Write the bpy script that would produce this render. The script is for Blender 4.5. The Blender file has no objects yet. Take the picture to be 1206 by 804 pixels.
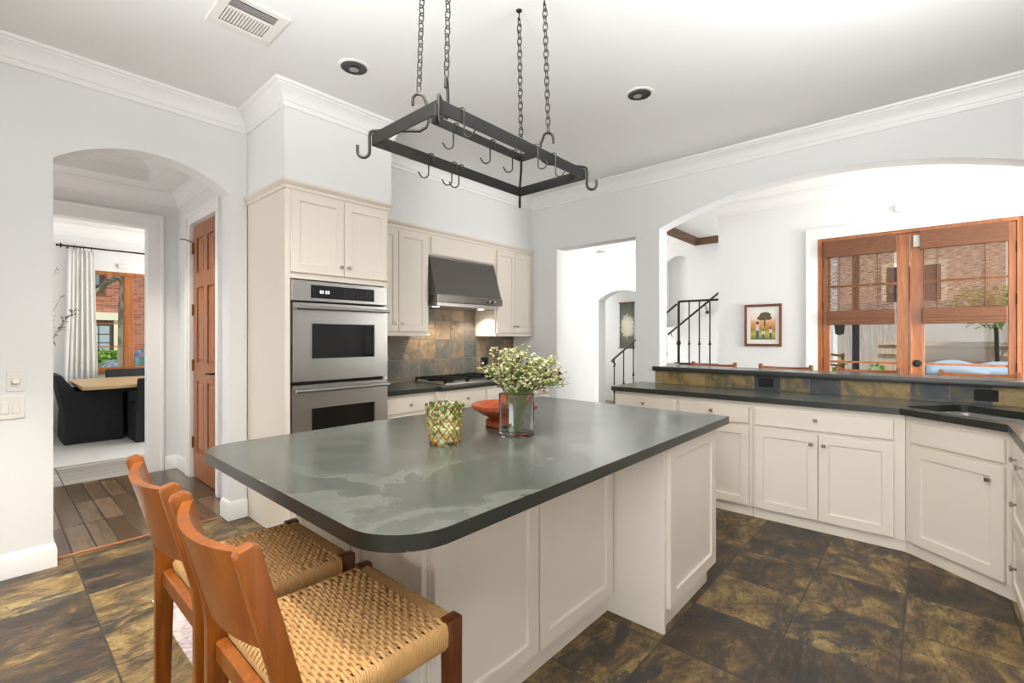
import bpy, bmesh, math, random
from mathutils import Vector, Matrix
C = bpy.context.scene
COL = C.collection
PI = math.pi

# ------------------------------------------------------------------ camera
YAW = math.radians(41.73)
cam_d = bpy.data.cameras.new('camera')
cam_d.sensor_width = 36.0
cam_d.lens = 551.46 / 1206 * 36.0
cam_d.shift_y = -4.4 / 1206
cam_d.clip_start = 0.05
cam_d.clip_end = 300
cam = bpy.data.objects.new('camera', cam_d)
COL.objects.link(cam)
cam.location = (0, 0, 1.36)
cam.rotation_euler = (PI / 2, 0, YAW - PI / 2)
C.camera = cam

# ------------------------------------------------------------------ light
C.view_settings.view_transform = 'Standard'
C.view_settings.look = 'None'
C.view_settings.gamma = 1
C.view_settings.use_curve_mapping = False
C.view_settings.exposure = -0.06
w = bpy.data.worlds.new('world')
C.world = w
w.use_nodes = True
nt = w.node_tree
bg = nt.nodes['Background']
sky = nt.nodes.new('ShaderNodeTexSky')
sky.sky_type = 'HOSEK_WILKIE'
sky.turbidity = 4.0
sky.ground_albedo = 0.5
sky.sun_direction = Vector((-0.35, -0.33, 0.88)).normalized()
mixn = nt.nodes.new('ShaderNodeMix'); mixn.data_type = 'RGBA'
mixn.inputs[0].default_value = 0.5
nt.links.new(sky.outputs[0], mixn.inputs[6])
mixn.inputs[7].default_value = (0.95, 0.97, 1.0, 1)
nt.links.new(mixn.outputs[2], bg.inputs['Color'])
bg.inputs['Strength'].default_value = 1.6

def light(name, kind, loc, direction, energy, size=1.0, size_y=None, color=(1, 1, 1), spread=180, **kw):
    d = bpy.data.lights.new(name, kind)
    d.energy = energy
    d.color = color
    if kind == 'AREA':
        d.shape = 'RECTANGLE' if size_y else 'DISK'
        d.size = size
        if size_y: d.size_y = size_y
        d.spread = math.radians(spread)
    for k, v in kw.items(): setattr(d, k, v)
    o = bpy.data.objects.new(name, d)
    COL.objects.link(o)
    o.location = loc
    o.rotation_euler = Vector(direction).to_track_quat('-Z', 'Y').to_euler()
    return o

light('sun', 'SUN', (-5, -5, 12), (0.35, 0.33, -0.88), 6.0, angle=math.radians(1.0), color=(1, .96, .88))
# added area light at the unseen west opening, standing in for daylight
light('fill_light', 'AREA', (-2.85, -.15, 1.75), (1, 0.02, 0.4), 82, 1.6, 2.0, (.965, .985, 1), 125)
# added upward lights without fixtures, out of view, brightening the ceiling
light('ceiling_fill_light', 'AREA', (-.3, 1.0, 1.85), (.25, .05, 1), 84, 1.0, None, (.965, .985, 1), 130)
light('ceiling_fill_light', 'AREA', (1.9, -.62, 1.95), (.15, .4, 1), 34, .6, None, (.965, .985, 1), 130)
# added area light, out of view, brightening the breakfast room from the side
light('fill_light', 'AREA', (5.45, -3.2, 1.3), (0, 1, 0.25), 255, 1.4, 2.2, (1, 1, 1))
# added unseen area lights brightening stair hall, gallery, dining room and entry hall
light('fill_light', 'AREA', (7.2, 6.85, 2.0), (0, -1, 0), 200, 2.0, 1.8, (1, 1, 1))
light('fill_light', 'AREA', (8.73, 6.9, 1.8), (0, -1, 0), 40, .4, 1.8, (1, 1, 1))
light('fill_light', 'AREA', (3.9, 8.0, 1.8), (-1, 0, 0), 120, 2.6, 1.8, (1, 1, 1))
light('fill_light', 'AREA', (-0.95, 5.0, 1.15), (1, -.15, .45), 32, 1.2, 1.8, (1, .99, .98))

# ------------------------------------------------------------------ materials
def lin(c):
    if isinstance(c, str):
        c = [int(c[i:i + 2], 16) / 255 for i in (1, 3, 5)]
    return tuple((x / 12.92 if x <= .04045 else ((x + .055) / 1.055) ** 2.4) for x in c) + (1,)

class NT:
    def __init__(s, name):
        s.m = bpy.data.materials.new(name)
        s.m.use_nodes = True
        s.t = s.m.node_tree
        s.b = s.t.nodes['Principled BSDF']
        s.out = s.t.nodes['Material Output']
    def n(s, kind, **kw):
        x = s.t.nodes.new('ShaderNode' + kind)
        for k, v in kw.items(): setattr(x, k, v)
        return x
    def l(s, a, b): s.t.links.new(a, b)
    def put(s, v, sock):
        if hasattr(v, 'links') or isinstance(v, bpy.types.NodeSocket): s.l(v, sock)
        else: sock.default_value = v
    def math(s, op, a, b=None, c=None, clamp=False):
        x = s.n('Math', operation=op, use_clamp=clamp)
        s.put(a, x.inputs[0])
        if b is not None: s.put(b, x.inputs[1])
        if c is not None: s.put(c, x.inputs[2])
        return x.outputs[0]
    def vmath(s, op, a, b=None):
        x = s.n('VectorMath', operation=op)
        s.put(a, x.inputs[0])
        if b is not None: s.put(b, x.inputs[1])
        return x.outputs[0]
    def co(s, kind='Object'): return s.n('TexCoord').outputs[kind]
    def noise(s, v, scale, detail=4, rough=.55, dist=0.0, out='Fac', w=None):
        x = s.n('TexNoise')
        if w is not None:
            x.noise_dimensions = '4D'; s.put(w, x.inputs['W'])
        s.l(v, x.inputs['Vector'])
        x.inputs['Scale'].default_value = scale
        x.inputs['Detail'].default_value = detail
        x.inputs['Roughness'].default_value = rough
        x.inputs['Distortion'].default_value = dist
        return x.outputs[out]
    def ramp(s, f, stops, interp='LINEAR'):
        x = s.n('ValToRGB')
        x.color_ramp.interpolation = interp
        e = x.color_ramp.elements
        while len(e) < len(stops): e.new(.5)
        for i, (p, c) in enumerate(stops):
            e[i].position = p
            e[i].color = lin(c) if not (isinstance(c, tuple) and len(c) == 4) else c
        s.l(f, x.inputs[0])
        return x.outputs[0]
    def mix(s, f, a, b, mode='MIX'):
        x = s.n('Mix', data_type='RGBA', blend_type=mode)
        s.put(f, x.inputs[0])
        for v, i in ((a, 6), (b, 7)):
            if isinstance(v, str): v = lin(v)
            s.put(v, x.inputs[i])
        return x.outputs[2]
    def bump(s, h, strength=.3, dist=.01):
        x = s.n('Bump')
        x.inputs['Strength'].default_value = strength
        x.inputs['Distance'].default_value = dist
        s.l(h, x.inputs['Height'])
        s.l(x.outputs[0], s.b.inputs['Normal'])
    def scale(s, v, xyz):
        m = s.n('Mapping')
        s.l(v, m.inputs[0])
        m.inputs['Scale'].default_value = xyz
        return m.outputs[0]
    def set(s, color=None, rough=None, metal=None, spec=None):
        if color is not None: s.put(lin(color) if isinstance(color, str) else color, s.b.inputs['Base Color'])
        if rough is not None: s.put(rough, s.b.inputs['Roughness'])
        if metal is not None: s.b.inputs['Metallic'].default_value = metal
        if spec is not None: s.b.inputs['Specular IOR Level'].default_value = spec
        return s

def plain(name, c, rough=.5, metal=0, spec=.5, vary=.04, nscale=6.0, bump=0.0, bscale=200):
    s = NT(name)
    v = s.co()
    n = s.noise(v, nscale, 3)
    base = lin(c)
    d = tuple(x * (1 - vary) for x in base[:3]) + (1,)
    u = tuple(min(1, x * (1 + vary)) for x in base[:3]) + (1,)
    s.set(s.mix(n, d, u), rough, metal, spec)
    if bump: s.bump(s.noise(v, bscale, 2), bump, .002)
    return s.m

def wood(name, dark, mid, light_, rough=.35, axis='z', scale=1.0):
    s = NT(name)
    sc = {'x': (1.5, 22, 22), 'y': (22, 1.5, 22), 'z': (22, 22, 1.5)}[axis]
    v = s.scale(s.co(), tuple(a * scale for a in sc))
    n = s.noise(v, 1.6, 5, .6, .6)
    n2 = s.noise(v, 7.0, 3, .6, .2)
    f = s.math('ADD', s.math('MULTIPLY', n, .75), s.math('MULTIPLY', n2, .25))
    s.set(s.ramp(f, [(.3, dark), (.5, mid), (.72, light_)]), rough)
    s.bump(n2, .06, .002)
    return s.m

def cell_nodes(s, ax, ay, px, py, ox, oy, grout, shift=0.0):
    """tile grid on two axes of the object coordinates: returns cell random, grout mask (1 on tile), vector"""
    v = s.co()
    sep = s.n('SeparateXYZ'); s.l(v, sep.inputs[0])
    a = s.math('DIVIDE', s.math('SUBTRACT', sep.outputs[ax], ox), px)
    b = s.math('DIVIDE', s.math('SUBTRACT', sep.outputs[ay], oy), py)
    if shift:
        row = s.math('FLOOR', b)
        wn = s.n('TexWhiteNoise', noise_dimensions='1D'); s.l(row, wn.inputs['W'])
        a = s.math('ADD', a, s.math('MULTIPLY', wn.outputs['Value'], shift))
    fa, fb = s.math('FLOOR', a), s.math('FLOOR', b)
    comb = s.n('CombineXYZ'); s.l(fa, comb.inputs[0]); s.l(fb, comb.inputs[1])
    wn = s.n('TexWhiteNoise', noise_dimensions='3D'); s.l(comb.outputs[0], wn.inputs['Vector'])
    ra = s.math('MULTIPLY', s.math('PINGPONG', a, .5), px)
    rb = s.math('MULTIPLY', s.math('PINGPONG', b, .5), py)
    edge = s.math('MINIMUM', ra, rb)
    mr = s.n('MapRange', interpolation_type='SMOOTHSTEP')
    s.l(edge, mr.inputs[0]); mr.inputs[1].default_value = grout * .5; mr.inputs[2].default_value = grout * .5 + .004
    return wn, mr.outputs[0], v

def slate_floor():
    s = NT('slate floor tile')
    wn, tile, v = cell_nodes(s, 0, 1, .4125, .405, .355, .09, .003)
    r = wn.outputs['Value']
    wv = s.math('MULTIPLY', r, 9.0)
    n = s.noise(s.scale(v, (1.0, 1.6, 1)), 3.6, 10, .72, 1.2, w=wv)
    streak = s.noise(s.scale(v, (3, 9, 1)), 4.5, 9, .75, 2.0, w=wv)
    f = s.math('ADD', s.math('MULTIPLY', n, .75), s.math('MULTIPLY', s.math('SUBTRACT', r, .5), .16))
    f = s.math('ADD', f, s.math('MULTIPLY', streak, .36))
    c = s.ramp(f, [(.40, '#1f1c1a'), (.47, '#33271d'), (.53, '#4a3924'), (.575, '#6a5330'), (.63, '#8c7342'), (.72, '#b09a66')])
    blue = s.ramp(s.noise(s.scale(v, (1, 1.8, 1)), 1.8, 9, .68, 1.0, w=s.math('ADD', wv, 5.0)), [(.56, '#000000'), (.58, '#ffffff')])
    c = s.mix(s.math('MULTIPLY', blue, .82), c, '#24272a')
    crack = s.ramp(s.noise(s.scale(v, (2, 6, 1)), 3.0, 9, .7, 3.0, w=s.math('ADD', wv, 2.0)), [(.485, '#000000'), (.497, '#ffffff'), (.503, '#ffffff'), (.515, '#000000')])
    c = s.mix(s.math('MULTIPLY', crack, .45), c, '#191715')
    c = s.mix(tile, '#332c24', c)
    rough = s.math('ADD', .2, s.math('MULTIPLY', streak, .3))
    s.set(c, rough, spec=.5)
    ridge = s.noise(s.scale(v, (3, 9, 1)), 4.5, 9, .74, 2.0, w=wv)
    h = s.math('ADD', s.math('MULTIPLY', ridge, 1.1), s.math('MULTIPLY', tile, .15))
    s.bump(h, .75, .014)
    return s.m

def slate_tile(name, ax, ay, px, py, ox, oy, rw=.34, cols=('#474b4a', '#5f5e57', '#70604d', '#8a7559', '#9a8469', '#ab8b5e', '#99937f')):
    s = NT(name)
    wn, tile, v = cell_nodes(s, ax, ay, px, py, ox, oy, .004)
    r = wn.outputs['Value']
    n = s.noise(v, 7, 8, .72, 1.4, w=s.math('MULTIPLY', r, 20))
    f = s.math('ADD', s.math('MULTIPLY', n, .95), s.math('MULTIPLY', s.math('SUBTRACT', r, .46), rw))
    c = s.ramp(f, list(zip((.25, .38, .46, .54, .62, .7, .8), cols)))
    c = s.mix(tile, '#6f685c', c)
    s.set(c, .42)
    s.bump(s.math('ADD', s.math('MULTIPLY', s.noise(v, 18, 8, .75, 2.0), .9), s.math('MULTIPLY', tile, .6)), .5, .008)
    return s.m

def slate_counter(name='honed slate counter'):
    s = NT(name)
    v = s.co()
    n = s.noise(v, 1.7, 7, .6, .7)
    patch = s.ramp(n, [(.36, '#464944'), (.43, '#51544e'), (.438, '#61645d'), (.50, '#595c55'), (.508, '#4c4f49'), (.58, '#52554f'), (.588, '#5f625b'), (.66, '#53564f')])
    fine = s.noise(v, 30, 4, .6, .3)
    c = s.mix(s.math('MULTIPLY', fine, .3), patch, '#4c4f4a')
    rough = s.math('ADD', .14, s.math('MULTIPLY', n, .14))
    s.set(c, rough, spec=.5)
    s.bump(s.noise(v, 9, 4, .5), .05, .004)
    return s.m

def plank_floor(name, cols, px, py, ox, oy, ax, ay, rough=.25, shift=0):
    s = NT(name)
    wn, tile, v = cell_nodes(s, ax, ay, px, py, ox, oy, .004, shift)
    sc = (26, 2.0, 1) if py > px else (2.0, 26, 1)
    g = s.noise(s.scale(v, sc), 1.4, 5, .6, .5)
    f = s.math('ADD', s.math('MULTIPLY', g, .5), s.math('MULTIPLY', wn.outputs['Value'], .5))
    c = s.ramp(f, [(.2, cols[0]), (.5, cols[1]), (.8, cols[2])])
    c = s.mix(tile, '#16100c', c)
    s.set(c, rough)
    s.bump(s.math('ADD', tile, s.math('MULTIPLY', g, .2)), .4, .004)
    return s.m

def brick_mat(name):
    s = NT(name)
    br = s.n('TexBrick')
    mp = s.n('Mapping'); s.l(s.co(), mp.inputs[0])
    s.l(mp.outputs[0], br.inputs['Vector'])
    br.inputs['Color1'].default_value = lin('#8d4a3a'); br.inputs['Color2'].default_value = lin('#b0705a')
    br.inputs['Mortar'].default_value = lin('#b8a89a')
    br.inputs['Scale'].default_value = 4.2
    br.inputs['Mortar Size'].default_value = .016
    br.inputs['Brick Width'].default_value = .9; br.inputs['Row Height'].default_value = .3
    s.set(br.outputs['Color'], .85)
    return s.m, mp

def glass_pane(name, tint=(1, 1, 1, 1), refl=.06):
    s = NT(name)
    tr = s.n('BsdfTransparent'); tr.inputs[0].default_value = tint
    gl = s.n('BsdfGlossy'); gl.inputs['Roughness'].default_value = .02
    mx = s.n('MixShader'); mx.inputs[0].default_value = refl
    s.l(tr.outputs[0], mx.inputs[1]); s.l(gl.outputs[0], mx.inputs[2])
    s.l(mx.outputs[0], s.out.inputs['Surface'])
    return s.m

def solid_glass(name, c=(1, 1, 1, 1)):
    s = NT(name)
    s.b.inputs['Base Color'].default_value = c
    s.b.inputs['Roughness'].default_value = .01
    s.b.inputs['Transmission Weight'].default_value = 1
    s.b.inputs['IOR'].default_value = 1.45
    return s.m

def shade_weave():
    s = NT('woven bamboo shade')
    v = s.co()
    n = s.noise(s.scale(v, (1, 16, 330)), 1.0, 2, .6)
    c = s.ramp(n, [(.3, '#6d4a34'), (.5, '#94694b'), (.7, '#b38a68')])
    s.set(c, .7)
    tr = s.n('BsdfTransparent')
    tl = s.n('BsdfTranslucent'); s.l(c, tl.inputs[0])
    m1 = s.n('MixShader'); m1.inputs[0].default_value = .45
    s.l(s.b.outputs[0], m1.inputs[1]); s.l(tl.outputs[0], m1.inputs[2])
    m2 = s.n('MixShader')
    gap = s.ramp(n, [(.38, (.3, .3, .3, 1)), (.58, (.7, .7, .7, 1))])
    s.l(gap, m2.inputs[0]); s.l(m1.outputs[0], m2.inputs[1]); s.l(tr.outputs[0], m2.inputs[2])
    s.l(m2.outputs[0], s.out.inputs['Surface'])
    return s.m

def leaf_mat(name, a, b, trans=.3):
    s = NT(name)
    n = s.noise(s.co(), 14, 2)
    c = s.mix(n, a, b)
    s.set(c, .55)
    tl = s.n('BsdfTranslucent'); s.l(c, tl.inputs[0])
    mx = s.n('MixShader'); mx.inputs[0].default_value = trans
    s.l(s.b.outputs[0], mx.inputs[1]); s.l(tl.outputs[0], mx.inputs[2])
    s.l(mx.outputs[0], s.out.inputs['Surface'])
    return s.m

M = {}
M['wall'] = plain('white wall paint', '#e6e6e5', .7, vary=.01, nscale=2, bump=.04)
M['ceil'] = plain('ceiling paint', '#ececea', .8, vary=.01, nscale=1.5)
M['trimw'] = plain('white trim paint', '#eeedeb', .4, vary=.01)
M['cab'] = plain('cream cabinet paint', '#e3d9cc', .42, vary=.015, nscale=3)
M['floor'] = slate_floor()
M['back'] = slate_tile('slate backsplash tile', 0, 2, .2035, .2035, 2.78, 1.1375)
M['bart'] = slate_tile('slate bar tile', 1, 2, .207, .4, .103, .8, .62, ('#2b2f31', '#3b4043', '#565038', '#7d6838', '#8f7646', '#9a8454', '#6c6650'))
M['counter'] = slate_counter()
M['cedge'] = plain('dark sealed slate edge', '#262822', .35, vary=.2, nscale=25)
M['plank'] = plank_floor('dark hall planks', ('#40301f', '#63503b', '#86705a'), .116, .62, .36, 4.0, 0, 1, .22)
M['dplank'] = plank_floor('pale dining planks', ('#8d8780', '#a39d95', '#b8b2aa'), 1.1, .18, .47, 5.96, 0, 1, .4)
M['thresh'] = wood('threshold wood', '#7a4526', '#9c6038', '#b67a4c', .3, 'x')
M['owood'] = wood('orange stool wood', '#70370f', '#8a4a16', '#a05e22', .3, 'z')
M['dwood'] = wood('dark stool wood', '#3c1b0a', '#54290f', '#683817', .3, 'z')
M['door'] = wood('stained door wood', '#75411f', '#9a5c31', '#b27545', .3, 'z', .8)
M['fdoor'] = wood('french door wood', '#7d451f', '#a2602f', '#b87743', .35, 'z', .8)
M['twood'] = wood('stair hall trim wood', '#4d3524', '#6d4d36', '#87654a', .45, 'x')
M['frame'] = wood('picture frame wood', '#4f2a17', '#6b3c22', '#84502f', .4, 'z')
M['tabw'] = wood('dining table wood', '#b08f68', '#c8a97f', '#d8bd95', .4, 'x')
M['iron'] = plain('black iron', '#2c2b2a', .45, .5, vary=.1, nscale=20)
M['chain'] = plain('dark chain metal', '#3d3a37', .4, .7, vary=.1)
M['nickel'] = plain('brushed nickel', '#a39c90', .3, 1, vary=.06)
M['steel'] = None
s = NT('brushed stainless steel')
v = s.scale(s.co(), (1.5, 1.5, 160))
n = s.noise(v, 2.0, 3)
s.set(s.mix(n, '#aeaba7', '#b8b5b1'), s.math('ADD', .27, s.math('MULTIPLY', n, .05)), 1)
M['steel'] = s.m
s = NT('dark brushed hood steel')
v = s.scale(s.co(), (2, 2, 120))
n = s.noise(v, 2.0, 3)
s.set(s.mix(n, '#76726e', '#827e79'), s.math('ADD', .34, s.math('MULTIPLY', n, .06)), 1)
M['hood'] = s.m
M['black'] = plain('black enamel', '#0e0e0f', .25, vary=.1)
M['bglass'] = plain('black oven glass', '#0b0a0a', .06, vary=.1)
M['plast'] = plain('white plastic', '#e6e3dd', .35, vary=.01)
M['blackp'] = plain('matt black plastic', '#0f0e0d', .6, spec=.3)
M['gap'] = plain('dark recess', '#15130f', .8)
M['cord'] = None
s = NT('woven paper cord')
v = s.co()
n = s.noise(v, 40, 3)
tw = s.noise(v, 420, 2)
s.set(s.mix(s.math('ADD', s.math('MULTIPLY', n, .5), s.math('MULTIPLY', tw, .4)), '#a06c34', '#dcb67c'), .75)
s.bump(tw, .4, .001)
M['cord'] = s.m
M['undershade'] = plain('seat core', '#3a1d0c', .8)
M['bowl'] = wood('orange turned wood', '#74290c', '#943f17', '#a54f22', .35, 'x', .7)
M['glass'] = solid_glass('clear glass')
M['pane'] = glass_pane('window pane', refl=.005)
M['shade'] = shade_weave()
M['shadeop'] = wood('bamboo valance', '#4d2c19', '#6b4128', '#875a38', .65, 'y', 6)
M['slip'] = plain('charcoal slipcover', '#26272a', .9, vary=.12, nscale=4, bump=.2, bscale=300)
M['slipb'] = plain('slate blue table base', '#5b666c', .7)
M['curt'] = leaf_mat('white curtain cloth', '#efeeec', '#f7f6f4', .35)
M['rug'] = plain('pale grey rug', '#c9c7c4', .95, vary=.1, nscale=8, bump=.3, bscale=150)
s = NT('pale mauve patterned mat')
v = s.co()
n = s.noise(v, 16, 5, .7, 1.5)
s.set(s.ramp(n, [(.38, '#85787c'), (.48, '#ab9d9d'), (.6, '#bdb1ae'), (.72, '#96878a')]), .95)
M['mat'] = s.m
M['leaf'] = leaf_mat('green leaves', '#4c7a2e', '#87ad4a')
M['olive'] = leaf_mat('olive leaves', '#57604a', '#9ba37f')
M['stem'] = leaf_mat('stem green', '#55702c', '#7f8f45', .15)
M['blossom'] = leaf_mat('cream blossoms', '#e9e3b8', '#f6f2dd', .3)
M['bud'] = leaf_mat('yellow green buds', '#8f9648', '#c9c67e', .2)
M['maroon'] = leaf_mat('dark maroon blossoms', '#3a161a', '#5b2a2c', .1)
M['bark'] = plain('tree bark', '#7d7263', .95, vary=.3, nscale=9)
M['fence'] = wood('weathered fence wood', '#8a7562', '#b09c86', '#c6b6a2', .85, 'z')
M['fenceg'] = wood('grey fence wood', '#857f7a', '#a39d97', '#b9b3ad', .9, 'z')
M['brick'], BM = brick_mat('red brick')
BM.inputs['Rotation'].default_value = (PI / 2, 0, 0)
M['bricky'], BM2 = brick_mat('red brick side')
BM2.inputs['Rotation'].default_value = (PI / 2, 0, PI / 2)
M['creamx'] = plain('cream exterior trim', '#e6dfc6', .7)
M['brownx'] = plain('brown window frame', '#4a3a32', .6)
M['lawn'] = plain('lawn', '#6f8f45', .95, vary=.35, nscale=20)
M['pave'] = plain('pale patio paving', '#b9b4ac', .9, vary=.1)
M['tarp'] = plain('blue grey tarp', '#7f93a6', .6, vary=.15)
M['tarpd'] = plain('dark grill cover', '#3d4147', .6, vary=.2)
M['car'] = plain('silver blue car paint', '#8fa3bb', .2, .3)
M['carg'] = plain('dark car glass', '#232a33', .08)
M['xwall'] = plain('white exterior wall', '#e4e8e9', .8)

# ------------------------------------------------------------------ mesh builder
class MB:
    def __init__(s): s.bm = bmesh.new(); s.mi = 0
    def face(s, vs):
        try:
            f = s.bm.faces.new(vs); f.material_index = s.mi; return f
        except ValueError: return None
    def hexa(s, p, b=0, seg=1):
        v = [s.bm.verts.new(q) for q in p]
        fs = [s.face([v[i] for i in q]) for q in ((3, 2, 1, 0), (4, 5, 6, 7), (0, 1, 5, 4), (1, 2, 6, 5), (2, 3, 7, 6), (3, 0, 4, 7))]
        if b:
            es = list({e for f in fs for e in f.edges})
            r = bmesh.ops.bevel(s.bm, geom=es, offset=b, segments=seg, profile=.5, affect='EDGES', clamp_overlap=True)
            for f in r['faces']: f.material_index = s.mi
        return s
    def box(s, x0, x1, y0, y1, z0, z1, b=0, seg=1):
        return s.hexa([(x0, y0, z0), (x1, y0, z0), (x1, y1, z0), (x0, y1, z0), (x0, y0, z1), (x1, y0, z1), (x1, y1, z1), (x0, y1, z1)], b, seg)
    def tbox(s, T, a0, a1, b0, b1, c0, c1, b=0, seg=1):
        q = [(a0, b0, c0), (a1, b0, c0), (a1, b1, c0), (a0, b1, c0), (a0, b0, c1), (a1, b0, c1), (a1, b1, c1), (a0, b1, c1)]
        return s.hexa([T(*x) for x in q], b, seg)
    def prism(s, pts, f0, f1, b=0, seg=2):
        """pts: 2-D outline; f0/f1 map a 2-D point to 3-D at either end"""
        lo = [s.bm.verts.new(f0(*p)) for p in pts]
        hi = [s.bm.verts.new(f1(*p)) for p in pts]
        n = len(pts)
        fa, fb = s.face(lo[::-1]), s.face(hi)
        for i in range(n): s.face([lo[i], lo[(i + 1) % n], hi[(i + 1) % n], hi[i]])
        if b:
            es = list(fa.edges) + list(fb.edges)
            r = bmesh.ops.bevel(s.bm, geom=es, offset=b, segments=seg, profile=.5, affect='EDGES', clamp_overlap=True)
            for f in r['faces']: f.material_index = s.mi
        return s
    def prism_z(s, pts, z0, z1, b=0, seg=2):
        return s.prism(pts, lambda x, y: (x, y, z0), lambda x, y: (x, y, z1), b, seg)
    def prism_x(s, pts, x0, x1, b=0, seg=2):   # pts (y,z)
        return s.prism(pts, lambda y, z: (x0, y, z), lambda y, z: (x1, y, z), b, seg)
    def prism_y(s, pts, y0, y1, b=0, seg=2):   # pts (x,z)
        return s.prism(pts, lambda x, z: (x, y0, z), lambda x, z: (x, y1, z), b, seg)
    def tube(s, pts, r, n=8, closed=False, flat=1.0):
        pts = [Vector(p) for p in pts]
        N = len(pts)
        R = r if isinstance(r, (list, tuple)) else [r] * N
        rings = []
        up = None
        for i, p in enumerate(pts):
            if closed: t = pts[(i + 1) % N] - pts[i - 1]
            else: t = pts[min(i + 1, N - 1)] - pts[max(i - 1, 0)]
            t.normalize()
            if up is None:
                up = Vector((0, 0, 1)) if abs(t.z) < .9 else Vector((1, 0, 0))
            a = t.cross(up); a.normalize()
            b = a.cross(t); b.normalize()
            up = b
            rings.append([s.bm.verts.new(p + (a * math.cos(k * 2 * PI / n) + b * math.sin(k * 2 * PI / n) * flat) * R[i]) for k in range(n)])
        for i in range(N if closed else N - 1):
            A, B = rings[i], rings[(i + 1) % N]
            for k in range(n): s.face([A[k], A[(k + 1) % n], B[(k + 1) % n], B[k]])
        if not closed:
            s.face(rings[0][::-1]); s.face(rings[-1])
        return s
    def lathe(s, prof, c=(0, 0, 0), n=24, axis='z'):
        rings = []
        def P(r, z, a):
            x, y = r * math.cos(a), r * math.sin(a)
            q = {'z': (x, y, z), 'x': (z, x, y), 'y': (x, z, y)}[axis]
            return (c[0] + q[0], c[1] + q[1], c[2] + q[2])
        for r, z in prof:
            if r < 1e-6: rings.append([s.bm.verts.new(P(0, z, 0))])
            else: rings.append([s.bm.verts.new(P(r, z, k * 2 * PI / n)) for k in range(n)])
        for A, B in zip(rings, rings[1:]):
            for k in range(n):
                a0, a1 = A[k % len(A)], A[(k + 1) % len(A)]
                b0, b1 = B[k % len(B)], B[(k + 1) % len(B)]
                vs = []
                for q in (a0, a1, b1, b0):
                    if q not in vs: vs.append(q)
                if len(vs) > 2: s.face(vs)
        return s
    def ball(s, c, r, sub=1, sc=(1, 1, 1)):
        g = bmesh.ops.create_icosphere(s.bm, subdivisions=sub, radius=r)
        for v in g['verts']: v.co = Vector((v.co.x * sc[0] + c[0], v.co.y * sc[1] + c[1], v.co.z * sc[2] + c[2]))
        for f in {f for v in g['verts'] for f in v.link_faces}: f.material_index = s.mi
        return s
    def sweep(s, prof, path, closed=False):
        """prof [(d,z)], d to the right of the travel direction; path [(x,y)] with mitred corners"""
        P = [Vector((p[0], p[1])) for p in path]
        N = len(P)
        rings = []
        for i in range(N):
            if closed: d0, d1 = P[i] - P[i - 1], P[(i + 1) % N] - P[i]
            else:
                d0 = P[i] - P[i - 1] if i else P[1] - P[0]
                d1 = P[i + 1] - P[i] if i < N - 1 else P[-1] - P[-2]
            d0.normalize(); d1.normalize()
            n0, n1 = Vector((d0.y, -d0.x)), Vector((d1.y, -d1.x))
            m = n0 + n1; m.normalize()
            k = 1 / max(.2, m.dot(n0))
            rings.append([s.bm.verts.new((P[i].x + m.x * k * d, P[i].y + m.y * k * d, z)) for d, z in prof])
        n = len(prof)
        for i in range(N if closed else N - 1):
            A, B = rings[i], rings[(i + 1) % N]
            for k in range(n): s.face([A[k], B[k], B[(k + 1) % n], A[(k + 1) % n]])
        if not closed:
            s.face(rings[0]); s.face(rings[-1][::-1])
        return s
    def shaker(s, T, w, h, t=.02, rail=.062, rec=.010, bev=.009, ch=.0025):
        """a framed door: T(a,b,c) with a across, b up, c outward"""
        def loop(i, c): return [s.bm.verts.new(T(a, b, c)) for a, b in ((i, i), (w - i, i), (w - i, h - i), (i, h - i))]
        L = [loop(0, 0), loop(0, t - ch), loop(ch, t), loop(rail, t), loop(rail + bev * .35, t - rec * .8), loop(rail + bev, t - rec)]
        s.face(L[0][::-1])
        for A, B in zip(L, L[1:]):
            for k in range(4): s.face([A[k], A[(k + 1) % 4], B[(k + 1) % 4], B[k]])
        s.face(L[-1])
        return s
    def slab(s, T, w, h, t=.02, ch=.004):
        def loop(i, c): return [s.bm.verts.new(T(a, b, c)) for a, b in ((i, i), (w - i, i), (w - i, h - i), (i, h - i))]
        L = [loop(0, 0), loop(0, t - ch), loop(ch, t)]
        s.face(L[0][::-1])
        for A, B in zip(L, L[1:]):
            for k in range(4): s.face([A[k], A[(k + 1) % 4], B[(k + 1) % 4], B[k]])
        s.face(L[-1])
        return s
    def knob(s, T, a, b, c=0):
        """small square-faced cabinet knob"""
        s.tbox(T, a - .005, a + .005, b - .005, b + .005, c, c + .016)
        s.tbox(T, a - .013, a + .013, b - .011, b + .011, c + .014, c + .026, .003)
        return s

def obj(name, mb, mat, parent=None, smooth=True, angle=35):
    me = bpy.data.meshes.new(name)
    bmesh.ops.recalc_face_normals(mb.bm, faces=mb.bm.faces[:])
    if parent is not None:
        off = Vector((0, 0, 0)); p = parent
        while p is not None: off += p.location; p = p.parent
        for v in mb.bm.verts: v.co -= off
    mb.bm.to_mesh(me); mb.bm.free()
    for m in (mat if isinstance(mat, (list, tuple)) else [mat]): me.materials.append(M[m] if isinstance(m, str) else m)
    if smooth:
        me.shade_smooth(); me.set_sharp_from_angle(angle=math.radians(angle))
    o = bpy.data.objects.new(name, me)
    COL.objects.link(o)
    if parent is not None: o.parent = parent
    return o

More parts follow.
